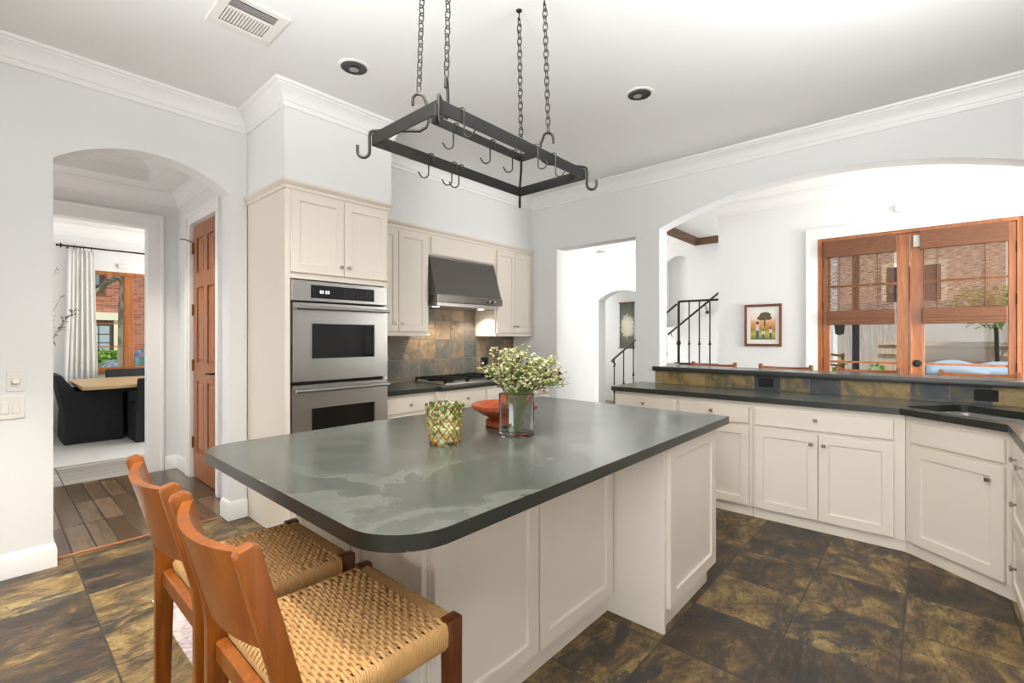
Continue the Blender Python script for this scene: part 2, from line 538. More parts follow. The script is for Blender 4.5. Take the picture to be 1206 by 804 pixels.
def edge_mat(o, m='cedge'):
    o.data.materials.append(M[m])
    for p in o.data.polygons:
        if abs(p.normal.z) < .5: p.material_index = 1
    return o
def tag(o, label, cat, group=None, kind=None):
    o['label'] = label; o['category'] = cat
    if group: o['group'] = group
    if kind: o['kind'] = kind
    return o
def thing(name, label, cat, loc, group=None):
    o = bpy.data.objects.new(name, None)
    o.empty_display_size = .1
    COL.objects.link(o); o.location = loc
    return tag(o, label, cat, group)
def struct(name, mb, mat, smooth=True, parent=None):
    o = obj(name, mb, mat, parent, smooth)
    if parent is None: o['kind'] = 'structure'
    return o
def dup(root, loc, rz, label=None, group=None):
    r = root.copy(); COL.objects.link(r); r.location = loc; r.rotation_euler = (0, 0, rz)
    if label: r['label'] = label
    if group: r['group'] = group
    for ch in list(root.children):
        c = ch.copy(); COL.objects.link(c); c.parent = r
        for g in ch.children:
            d = g.copy(); COL.objects.link(d); d.parent = c
    return r
def arc_pts(y0, y1, z0, rise, n=24):
    """segmental arch from (y0,z0) to (y1,z0)"""
    h = (y1 - y0) / 2; R = (h * h + rise * rise) / (2 * rise)
    c = (y0 + y1) / 2
    out = []
    for i in range(n + 1):
        y = y0 + (y1 - y0) * i / n
        out.append((y, z0 + rise - R + math.sqrt(R * R - (y - c) ** 2)))
    return out

# ------------------------------------------------------------------ setting: kitchen shell
CEIL = 3.05
AY = 3.89      # arched wall to the hall
XR = 4.44      # right wall, kitchen face
struct('floor_kitchen', MB().box(-3, 6.3, -3.3, 4.0, -.12, 0), 'floor')
struct('floor_stair_hall', MB().box(4.62, 9.2, 3.9 + .101, 7, -.12, 0).box(6.301, 9.2, 1.6, 4.0, -.12, 0), 'floor')
struct('floor_hall', MB().box(-1, 4.6, 4.03, 5.94, -.12, 0), 'plank')
struct('floor_dining', MB().box(-1, 4.2, 5.94, 9.7, -.12, 0), 'dplank')
struct('trim_1', MB().box(-1, 1.6, 4.0, 4.03, -.1, .004), 'thresh')
struct('ceiling_kitchen', MB().box(-3.2, 6.45, -3.4, 4.05, CEIL, CEIL + .15), 'ceil')
struct('ceiling_stair_hall', MB().box(4.6, 9.3, 4.051, 7.1, CEIL, CEIL + .15).box(6.451, 9.3, 1.6, 4.05, CEIL, CEIL + .15), 'ceil')

# left wall with the arched opening
wl = [(-3, 0), (.262, 0)] + arc_pts(.262, 1.203, 2.43, .165, 28) + [(1.203, 0), (1.321, 0), (1.321, CEIL), (-3, CEIL)]
struct('wall_left', MB().prism_y(wl, AY, AY + .165), 'wall', smooth=False)
# wall behind the cooktop run, and the bulkheads above the cabinets
struct('wall_back', MB().box(1.321, XR, 3.95, 4.055, 0, CEIL), 'wall')
struct('wall_bulkhead', MB().box(1.322, 2.15, 3.21, 3.949, 2.425, CEIL).box(2.15, XR - .001, 3.64, 3.949, 2.425, CEIL), 'wall', smooth=False)
# right wall: doorway and the wide arch over the bar
wr = [(3.949, 0), (3.26, 0), (3.26, 2.40), (2.255, 2.40), (2.255, 0), (2.0, 0)] + arc_pts(-.62, 2.0, 2.44, .26, 36)[::-1] + [(-.62, 0), (-3.3, 0), (-3.3, CEIL), (3.949, CEIL)]
struct('wall_right', MB().prism_x(wr, XR, XR + .17), 'wall', smooth=False)
struct('wall_bar', MB().box(XR + .001, XR + .165, -.619, 1.999, 0, 1.034), 'wall')
# walls behind the camera with their window openings
struct('wall_west', MB().box(-3.15, -3.0, -3.3, -.95, 0, CEIL).box(-3.15, -3.0, .65, 4.05, 0, CEIL).box(-3.15, -3.0, -.95, .65, 0, .7).box(-3.15, -3.0, -.95, .65, 2.8, CEIL), 'wall')
struct('wall_south', MB().box(-3, -.6, -1.15, -1.0, 0, CEIL).box(3.0, XR - .001, -1.15, -1.0, 0, CEIL).box(-.6, 3.0, -1.15, -1.0, 0, CEIL), 'wall')

CROWN = [(0, -.145), (.010, -.145), (.013, -.135), (.010, -.128), (.014, -.112), (.020, -.108), (.026, -.085), (.042, -.055), (.064, -.036), (.072, -.030), (.074, -.022), (.086, -.019), (.092, -.008), (.092, -.001), (0, -.001)]
def crown(name, path, z, k=1.0):
    return struct(name, MB().sweep([(d * k + .0005, z + h * k) for d, h in CROWN], path), 'trimw')
crown('trim_2', [(-3, AY), (1.322, AY), (1.322, 3.21), (2.15, 3.21), (2.15, 3.64), (XR, 3.64), (XR, -3.2)], CEIL)
BASE = [(0, .001), (.016, .001), (.016, .105), (.012, .118), (.010, .130), (.004, .138), (0, .140)]
def base(name, path): return struct(name, MB().sweep([(d + .0005, h) for d, h in BASE], path), 'trimw')
base('baseboard_left', [(-3, AY), (.262, AY), (.262, AY + .165)])
base('baseboard_right', [(1.203, AY + .165), (1.203, AY), (1.320, AY)])

# ------------------------------------------------------------------ setting: entry hall behind the arch
HZ = 2.84
HX = 1.335
struct('wall_hall_far', MB().box(-1, .15, 5.88, 6.0, 0, 3.05).box(1.075, 4.4, 5.88, 6.0, 0, 3.05).box(.15, 1.075, 5.88, 6.0, 2.47, 3.05), 'wall')
# right wall of the hall, with the opening of the tall door
struct('wall_hall_right', MB().box(HX, HX + .12, 4.0561, 4.62, 0, 3.05).box(HX, HX + .12, 5.39, 5.879, 0, 3.05).box(HX, HX + .12, 4.62, 5.39, 2.46, 3.05), 'wall')
struct('wall_hall_left', MB().box(-1.15, -1.0, 4.05, 9.7, 0, 3.05), 'wall')
# ceiling of the hall: a flat border round a raised tray
struct('ceiling_hall', MB().box(-1, 1.03, 5.56, 5.879, HZ, 3.05).box(1.03, HX - .001, 4.056, 5.879, HZ, 3.05).box(-1, 1.03, 4.056, 4.4, HZ, 3.05).box(-1, 1.03, 4.4, 5.56, 3.03, 3.06), 'ceil', smooth=False)
crown('trim_3', [(-1, 5.88), (HX, 5.88), (HX, 4.06)], HZ, .9)
crown('trim_4', [(-1, 5.56), (1.03, 5.56), (1.03, 4.4)], 3.03, .6)
base('baseboard_hall', [(1.215, 5.88), (HX, 5.88), (HX, 5.50)])
def casing(name, pl, a0, a1, top, fixed, wdt=.13, t=.02, sgn=-1):
    """flat stepped casing round an opening; pl 'y' = wall at y fixed, a along x; 'x' = wall at x fixed, a along y"""
    mb = MB()
    for (q0, q1, z0, z1) in ((a0 - wdt, a0, 0.001, top + wdt), (a1, a1 + wdt, 0.001, top + wdt), (a0, a1, top, top + wdt)):
        c0, c1 = sorted((fixed + sgn * .0005, fixed + sgn * t))
        if pl == 'y': mb.box(q0, q1, c0, c1, z0, z1)
        else: mb.box(c0, c1, q0, q1, z0, z1)
    e0, e1 = sorted((fixed + sgn * t, fixed + sgn * (t + .014)))
    for (q0, q1, z0, z1) in ((a0 - wdt, a0 - wdt + .03, .001, top + wdt), (a1 + wdt - .03, a1 + wdt, .001, top + wdt), (a0 - wdt + .03, a1 + wdt - .03, top + wdt - .03, top + wdt)):
        if pl == 'y': mb.box(q0, q1, e0, e1, z0, z1, .004)
        else: mb.box(e0, e1, q0, q1, z0, z1, .004)
    return struct(name, mb, 'trimw', smooth=False)
casing('trim_5', 'y', .15, 1.075, 2.47, 5.88)
casing('trim_6', 'x', 4.62, 5.39, 2.46, HX, .105)

# tall six-panel door (hinged at its far side)
d1 = MB()
DX = HX + .012
def Td(a, b, c): return (DX - c, 5.38 - a, .012 + b)
DW, DH = .75, 2.435
d1.tbox(Td, 0, DW, 0, DH, -.045, -.012)
for a0, a1 in ((0, .105), (.3225, .4275), (DW - .105, DW)): d1.tbox(Td, a0, a1, 0, DH, -.012, 0)
for b0, b1 in ((0, .24), (.93, 1.11), (1.83, 1.97), (DH - .13, DH)): 
    for a0, a1 in ((.105, .3225), (.4275, DW - .105)): d1.tbox(Td, a0, a1, b0, b1, -.012, 0)
for b0, b1 in ((.24, .93), (1.11, 1.83), (1.97, DH - .13)):
    for a0, a1 in ((.105, .3225), (.4275, DW - .105)):
        P = [Td(a0 + .02, b0 + .02, -.012), Td(a1 - .02, b0 + .02, -.012), Td(a1 - .02, b1 - .02, -.012), Td(a0 + .02, b1 - .02, -.012),
             Td(a0 + .045, b0 + .045, -.003), Td(a1 - .045, b0 + .045, -.003), Td(a1 - .045, b1 - .045, -.003), Td(a0 + .045, b1 - .045, -.003)]
        d1.hexa(P)
door1 = struct('door_1', d1, 'door', smooth=False)
hb = MB()
hb.tbox(Td, DW - .075, DW - .04, .96, 1.10, .001, .007, .002)
hb.tube([Td(DW - .058, 1.03, .005), Td(DW - .058, 1.03, .05), Td(DW - .09, 1.032, .056), Td(DW - .16, 1.025, .053)], .009, 8)
o = obj('door_handle', hb, 'iron', door1); o['label'] = 'black lever handle'
for z in (.33, 1.08, 1.62, 2.22):
    hb = MB(); hb.tbox(Td, -.012, .022, z - .05, z + .05, .0005, .006); hb.tube([Td(-.004, z - .055, .008), Td(-.004, z + .055, .008)], .007, 8)
    if z > 2: hb.tube([Td(-.004, z + .06, .008), Td(-.03, z + .085, .07), Td(-.05, z + .085, .1)], .006, 6)
    obj('hinge', hb, plain('aged brass', '#7d5a35', .4, .8) if z == .33 else bpy.data.materials['aged brass'], door1)

# ------------------------------------------------------------------ setting: dining room
WY = 9.62
struct('wall_dining_far', MB().box(-1, .85, WY, WY + .15, 0, 3.05).box(2.75, 4.2, WY, WY + .15, 0, 3.05).box(.85, 2.75, WY, WY + .15, 0, .84).box(.85, 2.75, WY, WY + .15, 2.40, 3.05), 'wall')
struct('wall_dining_left', MB().box(.40, .52, 8.9, WY - .001, 0, 3.05), 'wall')
struct('wall_dining_right', MB().box(4.2, 4.35, 6.0, 9.7, 0, 3.05), 'wall')
struct('ceiling_dining', MB().box(-1.15, 4.35, 6.001, 9.77, 3.05, 3.2), 'ceil')
crown('trim_7', [(-1, WY), (4.2, WY)], 3.05, 1.1)
wf = MB()
for a0, a1, b0, b1 in ((.85, .90, .84, 2.40), (2.70, 2.75, .84, 2.40), (.90, 2.70, 2.345, 2.40), (.90, 2.70, .84, .895), (1.46, 1.58, .895, 2.345), (2.10, 2.22, .895, 2.345)):
    wf.box(a0, a1, WY - .01, WY + .08, b0, b1, .004)
win = struct('window_1', wf, 'fdoor')
wm = MB()
for z in (1.22, 1.585, 1.945):
    for x0, x1 in ((.901, 1.459), (1.581, 2.099), (2.221, 2.699)): wm.box(x0, x1, WY + .02, WY + .045, z - .009, z + .009)
obj('muntin', wm, 'fdoor', win)
wm = MB()
for x0, x1 in ((.901, 1.459), (1.581, 2.099), (2.221, 2.699)): wm.box(x0, x1, WY + .05, WY + .056, .896, 2.344)
obj('pane', wm, 'pane', win)
ws = MB(); ws.box(.80, 2.80, WY - .05, WY - .0105, .815, .839, .004)
obj('window_sill', ws, 'fdoor', win)

# ------------------------------------------------------------------ setting: breakfast room and stair hall
BX = 6.3
struct('wall_breakfast', MB().box(BX, BX + .15, .95, 2.04, 0, CEIL).box(BX, BX + .15, -3.3, -.64, 0, CEIL).box(BX, BX + .15, -.64, .95, 2.475, CEIL), 'wall', smooth=False)
struct('wall_breakfast_side', MB().box(XR + .171, 4.75, -3.45, -3.3, 0, CEIL).box(6.15, 6.45, -3.45, -3.301, 0, CEIL).box(4.75, 6.15, -3.45, -3.3, 0, .5).box(4.75, 6.15, -3.45, -3.3, 2.8, CEIL), 'wall')
crown('trim_8', [(BX + .15, 2.04), (BX, 2.04), (BX, -3.2)], CEIL, .95)
casing('trim_9', 'x', -.64, .95, 2.475, BX, .115)
# passage beside the bar: its left wall ends in a rounded arch corner
pw = [(XR + .171, 0), (5.30, 0)] + [(5.30 + .10 * (1 - math.cos(t)), 2.42 + .10 * math.sin(t)) for t in [i * PI / 16 for i in range(9)]] + [(5.62, 2.52), (5.62, CEIL), (XR + .171, CEIL)]
struct('wall_passage', MB().prism_y(pw, 3.262, 3.45), 'wall', smooth=False)
# stair hall far wall: arched opening towards the gallery, arched niche by the stair
fx = 8.2
fw = [(7.0, 0), (4.98, 0)] + arc_pts(3.98, 4.98, 2.12, .17, 16)[::-1] + [(3.98, 0), (1.6, 0), (1.6, CEIL), (7.0, CEIL)]
struct('wall_stair', MB().prism_x(fw, fx + .12, fx + .27), 'wall', smooth=False)
nw = [(7.0, 0), (4.98, 0)] + arc_pts(3.98, 4.98, 2.12, .17, 16)[::-1] + [(3.98, 0), (3.56, 0), (3.56, 2.72)] + arc_pts(3.13, 3.56, 2.72, .1, 12)[::-1][1:] + [(3.13, 1.55), (3.555, 1.55), (3.555, 0), (1.6, 0), (1.6, CEIL), (7.0, CEIL)]
struct('wall_stair_face', MB().prism_x(nw, fx, fx + .1195), 'wall', smooth=False)
struct('wall_gallery', MB().box(9.0, 9.15, 1.76, 6.99, 0, CEIL), 'wall')
struct('wall_stair_hall_end', MB().box(4.6, 9.15, 7.0, 7.15, 0, CEIL), 'wall')
struct('wall_stair_side', MB().box(BX + .151, 8.19, 1.6, 1.75, 0, CEIL).box(8.48, 9.15, 1.6, 1.75, 0, CEIL), 'wall')
# wooden moulding on the stair hall's ceiling
tm = [(0, -.105), (.02, -.105), (.03, -.085), (.05, -.05), (.085, -.03), (.1, 0), (0, 0)]
struct('trim_10', MB().sweep([(d, CEIL - .001 + h) for d, h in tm], [(6.75, 3.02), (8.12, 3.02), (8.12, 1.78)]), 'twood')
st = MB()
for i in range(6): st.box(7.21, fx - .001, 4.12 - .2 * (i + 1), 4.12 - .2 * i, 0, .16 * (i + 1))
st.box(7.21, fx - .001, 1.76, 2.92, 0, .96)
o = struct('stairs', st, 'wall', smooth=False)
sb = MB()
sb.box(7.19, 7.209, 1.76, 2.92, .90, .97, .004)
obj('trim', sb, 'twood', o)

# ------------------------------------------------------------------ island
isl = thing('island_cabinet', 'cream island cabinet with recessed shaker panels under the large slate top', 'kitchen island', (1.8, 1.5, 0))
b = MB()
b.box(.93, 2.058, 1.18, 2.10, .10, .874)          # recessed part
b.box(2.078, 2.70, .905, 2.10, .10, .874)          # deep part, right
b.box(2.058, 2.078, .905, 2.10, 0.001, .874, .002)  # side panel of the deep part
obj('body', b, 'cab', isl, smooth=False)
b = MB()
b.box(.96, 2.0575, 1.20, 2.08, .001, .0995)
b.box(2.0785, 2.68, .93, 2.08, .001, .0995)
obj('plinth', b, 'cab', isl, smooth=False)
def Tf(y, x0, z0): return lambda a, bb, c: (x0 + a, y - c, z0 + bb)
b = MB(); b.shaker(Tf(1.179, .935, .105), .527, .765); obj('front_panel', b, 'cab', isl, smooth=False)
b = MB(); b.shaker(Tf(1.179, 1.472, .105), .577, .765); obj('front_panel', b, 'cab', isl, smooth=False)
b = MB(); b.shaker(Tf(.904, 2.082, .115), .61, .75, rail=.066); obj('door', b, 'cab', isl, smooth=False)
def Tl(x, y1, z0): return lambda a, bb, c: (x - c, y1 - a, z0 + bb)
b = MB(); b.shaker(Tl(.929, 1.62, .105), .43, .765); obj('end_panel', b, 'cab', isl, smooth=False)
b = MB(); b.shaker(Tl(.929, 2.09, .105), .46, .765); obj('end_panel', b, 'cab', isl, smooth=False)
def rounded(x0, x1, y0, y1, r, n=10):
    """corner radii r = (x0y0, x1y0, x1y1, x0y1)"""
    out = []
    for (cx, cy, a0, rr) in ((x0 + r[0], y0 + r[0], PI, r[0]), (x1 - r[1], y0 + r[1], 1.5 * PI, r[1]), (x1 - r[2], y1 - r[2], 0, r[2]), (x0 + r[3], y1 - r[3], .5 * PI, r[3])):
        if rr < .002: out.append((cx, cy)); continue
        for i in range(n + 1):
            t = a0 + i * (PI / 2) / n
            out.append((cx + rr * math.cos(t), cy + rr * math.sin(t)))
    return out
b = MB().prism_z(rounded(.565, 2.80, .847, 2.213, (.17, .004, .004, .13), 14), .875, .915, .004, 2)
tag(edge_mat(obj('island_countertop', b, 'counter')), 'large grey-green slate slab with rounded corners topping the island', 'countertop')

# ------------------------------------------------------------------ oven tower
ot = thing('oven_cabinet', 'tall cream cabinet housing the stainless double oven', 'cabinet', (1.72, 3.55, 0))
X0, X1, Y0 = 1.325, 2.118, 3.215
b = MB()
b.box(X0, X0 + .02, Y0, AY - .002, .001, 2.365).box(X1 - .02, X1, Y0, 3.948, .001, 2.365)
b.box(X0 + .02, X1 - .02, Y0, 3.94, 1.765, 2.365).box(X0 + .02, X1 - .02, Y0, 3.94, .10, .40)
b.box(X0 + .02, X0 + .034, Y0, Y0 + .02, .4, 1.765).box(X1 - .034, X1 - .02, Y0, Y0 + .02, .4, 1.765)
obj('body', b, 'cab', ot, smooth=False)
b = MB()
CC = [(0, 2.366), (.006, 2.366), (.010, 2.376), (.010, 2.388), (.022, 2.396), (.032, 2.408), (.032, 2.424), (0, 2.424)]
b.sweep(CC, [(X0, AY - .003), (X0, Y0), (X1, Y0), (X1, 3.63)])
obj('crown_moulding', b, 'cab', ot)
for i, (x0, x1) in enumerate(((1.358, 1.737), (1.741, 2.108))):
    b = MB(); b.shaker(Tf(Y0 - .001, x0, 1.805), x1 - x0, .545, rail=.058); d = obj('door', b, 'cab', ot, smooth=False)
    k = MB(); k.knob(Tf(Y0 - .022, 0, 0), 1.71 if i == 0 else 1.767, 1.87); obj('knob', k, 'nickel', d)
b = MB(); b.slab(Tf(Y0 - .001, 1.358, .12), .75, .27); obj('drawer', b, 'cab', ot, smooth=False)

ov = thing('double_oven', 'stainless steel double wall oven built into the tall cabinet', 'oven', (1.73, 3.5, .405))
OX0, OX1 = 1.362, 2.102
b = MB(); b.box(OX0, OX1, Y0 + .022, 3.85, .41, 1.755); obj('body', b, 'gap', ov)
To = Tf(Y0 + .021, 0, 0)
b = MB(); b.tbox(To, OX0, OX1, 1.613, 1.755, 0, .04, .003); cp = obj('control_panel', b, 'steel', ov)
b = MB(); b.tbox(To, 1.492, 1.985, 1.636, 1.728, .0405, .0425); dp = obj('display', b, 'bglass', ov); dp['label'] = 'black glass control display'
s = NT('lit clock display'); s.set('#c8d4d4', .4); s.b.inputs['Emission Color'].default_value = (.75, .9, .95, 1); s.b.inputs['Emission Strength'].default_value = .8
b = MB()
for k in range(4):
    x = 1.555 + k * .017 + (.008 if k > 1 else 0)
    b.tbox(To, x, x + .011, 1.670, 1.692, .0427, .0432)
obj('clock_digit', b, s.m, dp)
b = MB(); b.tbox(To, 1.64, 1.685, 1.668, 1.694, .0427, .0432)
for k in range(9): b.tbox(To, 1.552 + k * .006, 1.556 + k * .006, 1.706, 1.709, .0427, .0431)
fg = plain('faint grey print', '#5c5d5e', .5)
b.bm.free()
for r in range(4):
    for x in (1.735, 1.755, 1.79, 1.81, 1.845, 1.865, 1.885, 1.915, 1.94, 1.96):
        b = MB(); b.tbox(To, x, x + .009, 1.657 + r * .016, 1.660 + r * .016, .0427, .0431); obj('button', b, fg, dp)
for (z0, z1, wz0, wz1) in ((1.06, 1.600, 1.215, 1.458), (.42, 1.035, .60, .87)):
    b = MB()
    for a0, a1, q0, q1 in ((OX0 + .006, OX1, z0, wz0), (OX0 + .006, OX1, wz1, z1), (OX0 + .006, 1.496, wz0, wz1), (1.985, OX1, wz0, wz1)):
        b.tbox(To, a0, a1, q0, q1, 0, .045)
    b.tbox(To, 1.488, 1.496, wz0 - .008, wz1 + .008, .045, .048).tbox(To, 1.985, 1.993, wz0 - .008, wz1 + .008, .045, .048)
    b.tbox(To, 1.496, 1.985, wz0 - .008, wz0, .045, .048).tbox(To, 1.496, 1.985, wz1, wz1 + .008, .045, .048)
    dr = obj('oven_door', b, 'steel', ov, smooth=False)
    g = MB(); g.tbox(To, 1.4965, 1.9845, wz0 + .0005, wz1 - .0005, .02, .038); obj('window_glass', g, 'bglass', dr)
    h = MB(); zh = z1 - .036
    h.tube([To(1.372, zh, .085), To(2.094, zh, .085)], .0125, 12)
    for x in (1.40, 2.066): h.tube([To(x, zh, .0455), To(x, zh, .085)], .009, 8)
    obj('handle', h, 'steel', dr)

# ------------------------------------------------------------------ upper cabinets and hood
YU = 3.632
uc = thing('upper_cabinet', 'cream two-door upper cabinet between the oven tower and the hood', 'cabinet', (2.49, 3.8, 1.37))
def upper(root, x0, x1, doors, xs_knob, moulding=True):
    b = MB(); b.box(x0, x1, YU, 3.948, 1.40, 2.365); obj('body', b, 'cab', root, smooth=False)
    b = MB(); b.box(x0, x1 + (.018 if x0 < 3 else 0), YU - .018, 3.93, 1.374, 1.3995, .005); obj('bottom_moulding', b, 'cab', root)
    for i, (a0, a1) in enumerate(doors):
        b = MB(); b.shaker(Tf(YU - .001, a0, 1.418), a1 - a0, .925, rail=.055); d = obj('door', b, 'cab', root, smooth=False)
        k = MB(); k.knob(Tf(YU - .022, 0, 0), xs_knob[i], 1.49); obj('knob', k, 'nickel', d)
upper(uc, 2.1185, 2.852, ((2.16, 2.496), (2.500, 2.822)), (2.468, 2.53))
ur = thing('upper_cabinet', 'cream two-door upper cabinet right of the hood, against the right wall', 'cabinet', (4.1, 3.8, 1.37))
upper(ur, 3.775, XR - .002, ((3.80, 4.103), (4.107, 4.40)), (4.075, 4.135))
uh = thing('hood_cabinet', 'cream flat cabinet panel bridging above the dark hood', 'cabinet', (3.3, 3.8, 2.17))
b = MB(); b.box(2.8525, 3.7745, YU, 3.948, 2.17, 2.365); obj('body', b, 'cab', uh, smooth=False)
b = MB(); b.slab(Tf(YU - .001, 2.875, 2.178), .875, .168, .018); obj('front_panel', b, 'cab', uh, smooth=False)
b = MB(); b.sweep(CC, [(2.152, YU), (XR - .002, YU)])
obj('crown_moulding', b, 'cab', uh)

hd = thing('range_hood', 'dark brushed steel flared range hood above the cooktop', 'range hood', (3.31, 3.7, 1.72))
hx0, hx1 = 2.862, 3.765
HY = 3.505
b = MB()
b.prism_x([(3.937, 1.72), (3.937, 2.165), (3.6305, 2.165), (3.6305, 2.15), (HY + .012, 1.79), (HY, 1.78), (HY, 1.72)], hx0, hx1)
obj('canopy', b, 'hood', hd, smooth=False)
b = MB(); b.box(hx0 - .002, hx1 + .002, HY - .006, 3.62, 1.705, 1.775, .004); lp = obj('front_lip', b, plain('polished hood lip', '#77736e', .25, 1), hd)
b = MB(); b.lathe([(0, 0), (.017, 0), (.017, .02), (.013, .024), (0, .024)], (3.55, HY - .030, 1.742), 16, 'y'); obj('control_knob', b, 'steel', lp)
b = MB(); b.lathe([(0, 0), (.017, 0), (.017, .02), (.013, .024), (0, .024)], (3.62, HY - .030, 1.742), 16, 'y'); obj('control_knob', b, 'steel', lp)
b = MB()
b.box(hx0 + .02, hx1 - .02, HY + .03, 3.93, 1.672, 1.7045)
obj('filter_tray', b, 'steel', hd)
s = NT('hood lamp'); s.b.inputs['Emission Color'].default_value = (1, .86, .66, 1); s.b.inputs['Emission Strength'].default_value = 14
for x in (3.0, 3.63):
    b = MB(); b.lathe([(0, 1.6705), (.035, 1.6705), (.035, 1.6715), (0, 1.6715)], (x, 3.70, 0), 16); obj('lamp', b, s.m, hd)
    light('hood_lamp_light', 'SPOT', (x, 3.70, 1.665), (0, .08, -1), 24, color=(1, .9, .76), spot_size=math.radians(125), spot_blend=.5, shadow_soft_size=.03)

struct('wall_backsplash', MB().box(2.1185, XR - .001, 3.938, 3.9495, .9165, 1.3735).box(2.853, 3.774, 3.938, 3.9495, 1.3735, 1.80), 'back')

# ------------------------------------------------------------------ cooktop run
def base_cab(root, x0, x1, yf, fronts):
    """fronts: list of (kind, a0, a1, z0, z1, knobs)"""
    b = MB(); b.box(x0, x1, yf, 3.936, .10, .874); obj('body', b, 'cab', root, smooth=False)
    b = MB(); b.box(x0 + .002, x1 - .002, yf + .06, 3.9, .001, .0995); obj('plinth', b, 'cab', root, smooth=False)
    for kind, a0, a1, z0, z1, kn in fronts:
        b = MB()
        if kind == 'door': b.shaker(Tf(yf - .001, a0, z0), a1 - a0, z1 - z0)
        else: b.slab(Tf(yf - .001, a0, z0), a1 - a0, z1 - z0, .02, .005)
        d = obj(kind, b, 'cab', root, smooth=False)
        for kx, kz in kn:
            k = MB(); k.knob(Tf(yf - .022, 0, 0), kx, kz); obj('knob', k, 'nickel', d)
c1 = thing('base_cabinet', 'cream base cabinet with drawer beside the oven tower, under the counter', 'cabinet', (2.4, 3.6, 0))
base_cab(c1, 2.1185, 2.715, 3.365, [('drawer', 2.14, 2.69, .715, .845, [(2.43, .782)]), ('door', 2.14, 2.69, .12, .69, [(2.64, .62)])])
c2 = thing('base_cabinet', 'cream base cabinet bumped forward directly under the gas cooktop', 'cabinet', (3.3, 3.6, 0))
base_cab(c2, 2.7165, 3.88, 3.325, [('drawer', 2.80, 3.32, .715, .845, [(3.06, .782)]), ('drawer', 3.33, 3.83, .715, .845, [(3.58, .782)]), ('door', 2.80, 3.32, .12, .69, [(3.27, .62)]), ('door', 3.33, 3.83, .12, .69, [(3.38, .62)])])
c3 = thing('base_cabinet', 'cream base cabinet in the corner right of the cooktop', 'cabinet', (4.15, 3.6, 0))
base_cab(c3, 3.8815, XR - .002, 3.365, [('drawer', 3.91, 4.41, .715, .845, [(4.16, .782)]), ('door', 3.91, 4.41, .12, .69, [(3.96, .62)])])
b = MB().prism_z([(2.1185, 3.33), (2.72, 3.33), (2.735, 3.29), (3.86, 3.29), (3.875, 3.33), (XR - .002, 3.33), (XR - .002, 3.937), (2.1185, 3.937)], .875, .9155, .003)
tag(edge_mat(obj('back_countertop', b, 'counter')), 'dark slate counter along the back wall carrying the cooktop', 'countertop')
ck = thing('gas_cooktop', 'black gas cooktop with cast iron grates set on the back counter', 'cooktop', (3.31, 3.62, .916))
b = MB(); b.box(2.85, 3.77, 3.37, 3.88, .9165, .926, .004, 2); obj('tray', b, 'steel', ck)
for (x, y, r) in ((3.0, 3.50, .045), (3.0, 3.75, .05), (3.31, 3.64, .065), (3.58, 3.50, .04), (3.58, 3.75, .05)):
    b = MB(); b.lathe([(0, .9265), (r, .9265), (r, .938), (r * .8, .942), (r * .8, .948), (0, .95)], (x, y, 0), 18); obj('burner', b, 'black', ck)
for (x0, x1) in ((2.87, 3.145), (3.165, 3.445), (3.465, 3.68)):
    b = MB()
    for x in (x0, x1): b.box(x - .007, x + .007, 3.40, 3.855, .950, .966)
    for y in (3.40, 3.515, 3.63, 3.74, 3.855): b.box(x0 + .007, x1 - .007, y - .007, y + .007, .950, .966)
    xm = (x0 + x1) / 2
    b.box(xm - .006, xm + .006, 3.407, 3.848, .9505, .969)
    for x in (x0, x1):
        for y in (3.405, 3.85): b.box(x - .008, x + .008, y - .008, y + .008, .9262, .95)
    obj('grate', b, 'black', ck, smooth=False)
for i in range(5):
    b = MB(); b.lathe([(0, .9262), (.018, .9262), (.018, .94), (.014, .952), (0, .953)], (3.725, 3.45 + i * .085, 0), 14); obj('control_knob', b, 'black', ck)
def outlet_x(name, label, y, z, x, w=.115, h=.075, m='blackp', horizontal=True):
    t = thing(name, label, 'outlet', (x, y, z))
    b = MB(); b.box(x - .006, x - .0005, y - w / 2, y + w / 2, z - h / 2, z + h / 2, .002); obj('cover_plate', b, m, t)
    b = MB()
    for dy in (-.024, .024): b.box(x - .0085, x - .0062, y + dy - .015, y + dy + .015, z - .017, z + .017, .001)
    obj('socket', b, 'gap' if m == 'blackp' else 'plast', t)
    return t
t = thing('wall_outlet', 'black outlet plate on the slate backsplash right of the cooktop', 'outlet', (3.92, 3.937, 1.06))
b = MB(); b.box(3.86, 3.98, 3.931, 3.9375, .99, 1.13, .002); obj('cover_plate', b, 'black', t)
b = MB(); b.box(3.89, 3.915, 3.929, 3.9308, 1.03, 1.09).box(3.93, 3.955, 3.929, 3.9308, 1.03, 1.09); obj('socket', b, 'gap', t)

# ------------------------------------------------------------------ peninsula, sink corner, right run
PX = 3.87
def Tp(y1, z0): return lambda a, bb, c: (PX - .001 - c, y1 - a, z0 + bb)
def pen(label, y0, y1, drawers, doors):
    t = thing('base_cabinet', label, 'cabinet', ((PX + 4.4) / 2, (y0 + y1) / 2, 0))
    b = MB(); b.box(PX, 4.425, y0, y1, .075, .874); obj('body', b, 'cab', t, smooth=False)
    b = MB(); b.box(PX + .012, 4.42, y0 + .001, y1 - .001, .001, .0745); obj('plinth', b, 'cab', t, smooth=False)
    for a0, a1, kn in drawers:
        b = MB(); b.slab(Tp(a1, .705), a1 - a0, .13, .02, .005); d = obj('drawer', b, 'cab', t, smooth=False)
        k = MB(); k.knob(Tp(0, 0), -kn, .785, .021); obj('knob', k, 'nickel', d)
    for a0, a1, kn in doors:
        b = MB(); b.shaker(Tp(a1, .085), a1 - a0, .60, rail=.06); d = obj('door', b, 'cab', t, smooth=False)
        k = MB(); k.knob(Tp(0, 0), -kn, .615, .021); obj('knob', k, 'nickel', d)
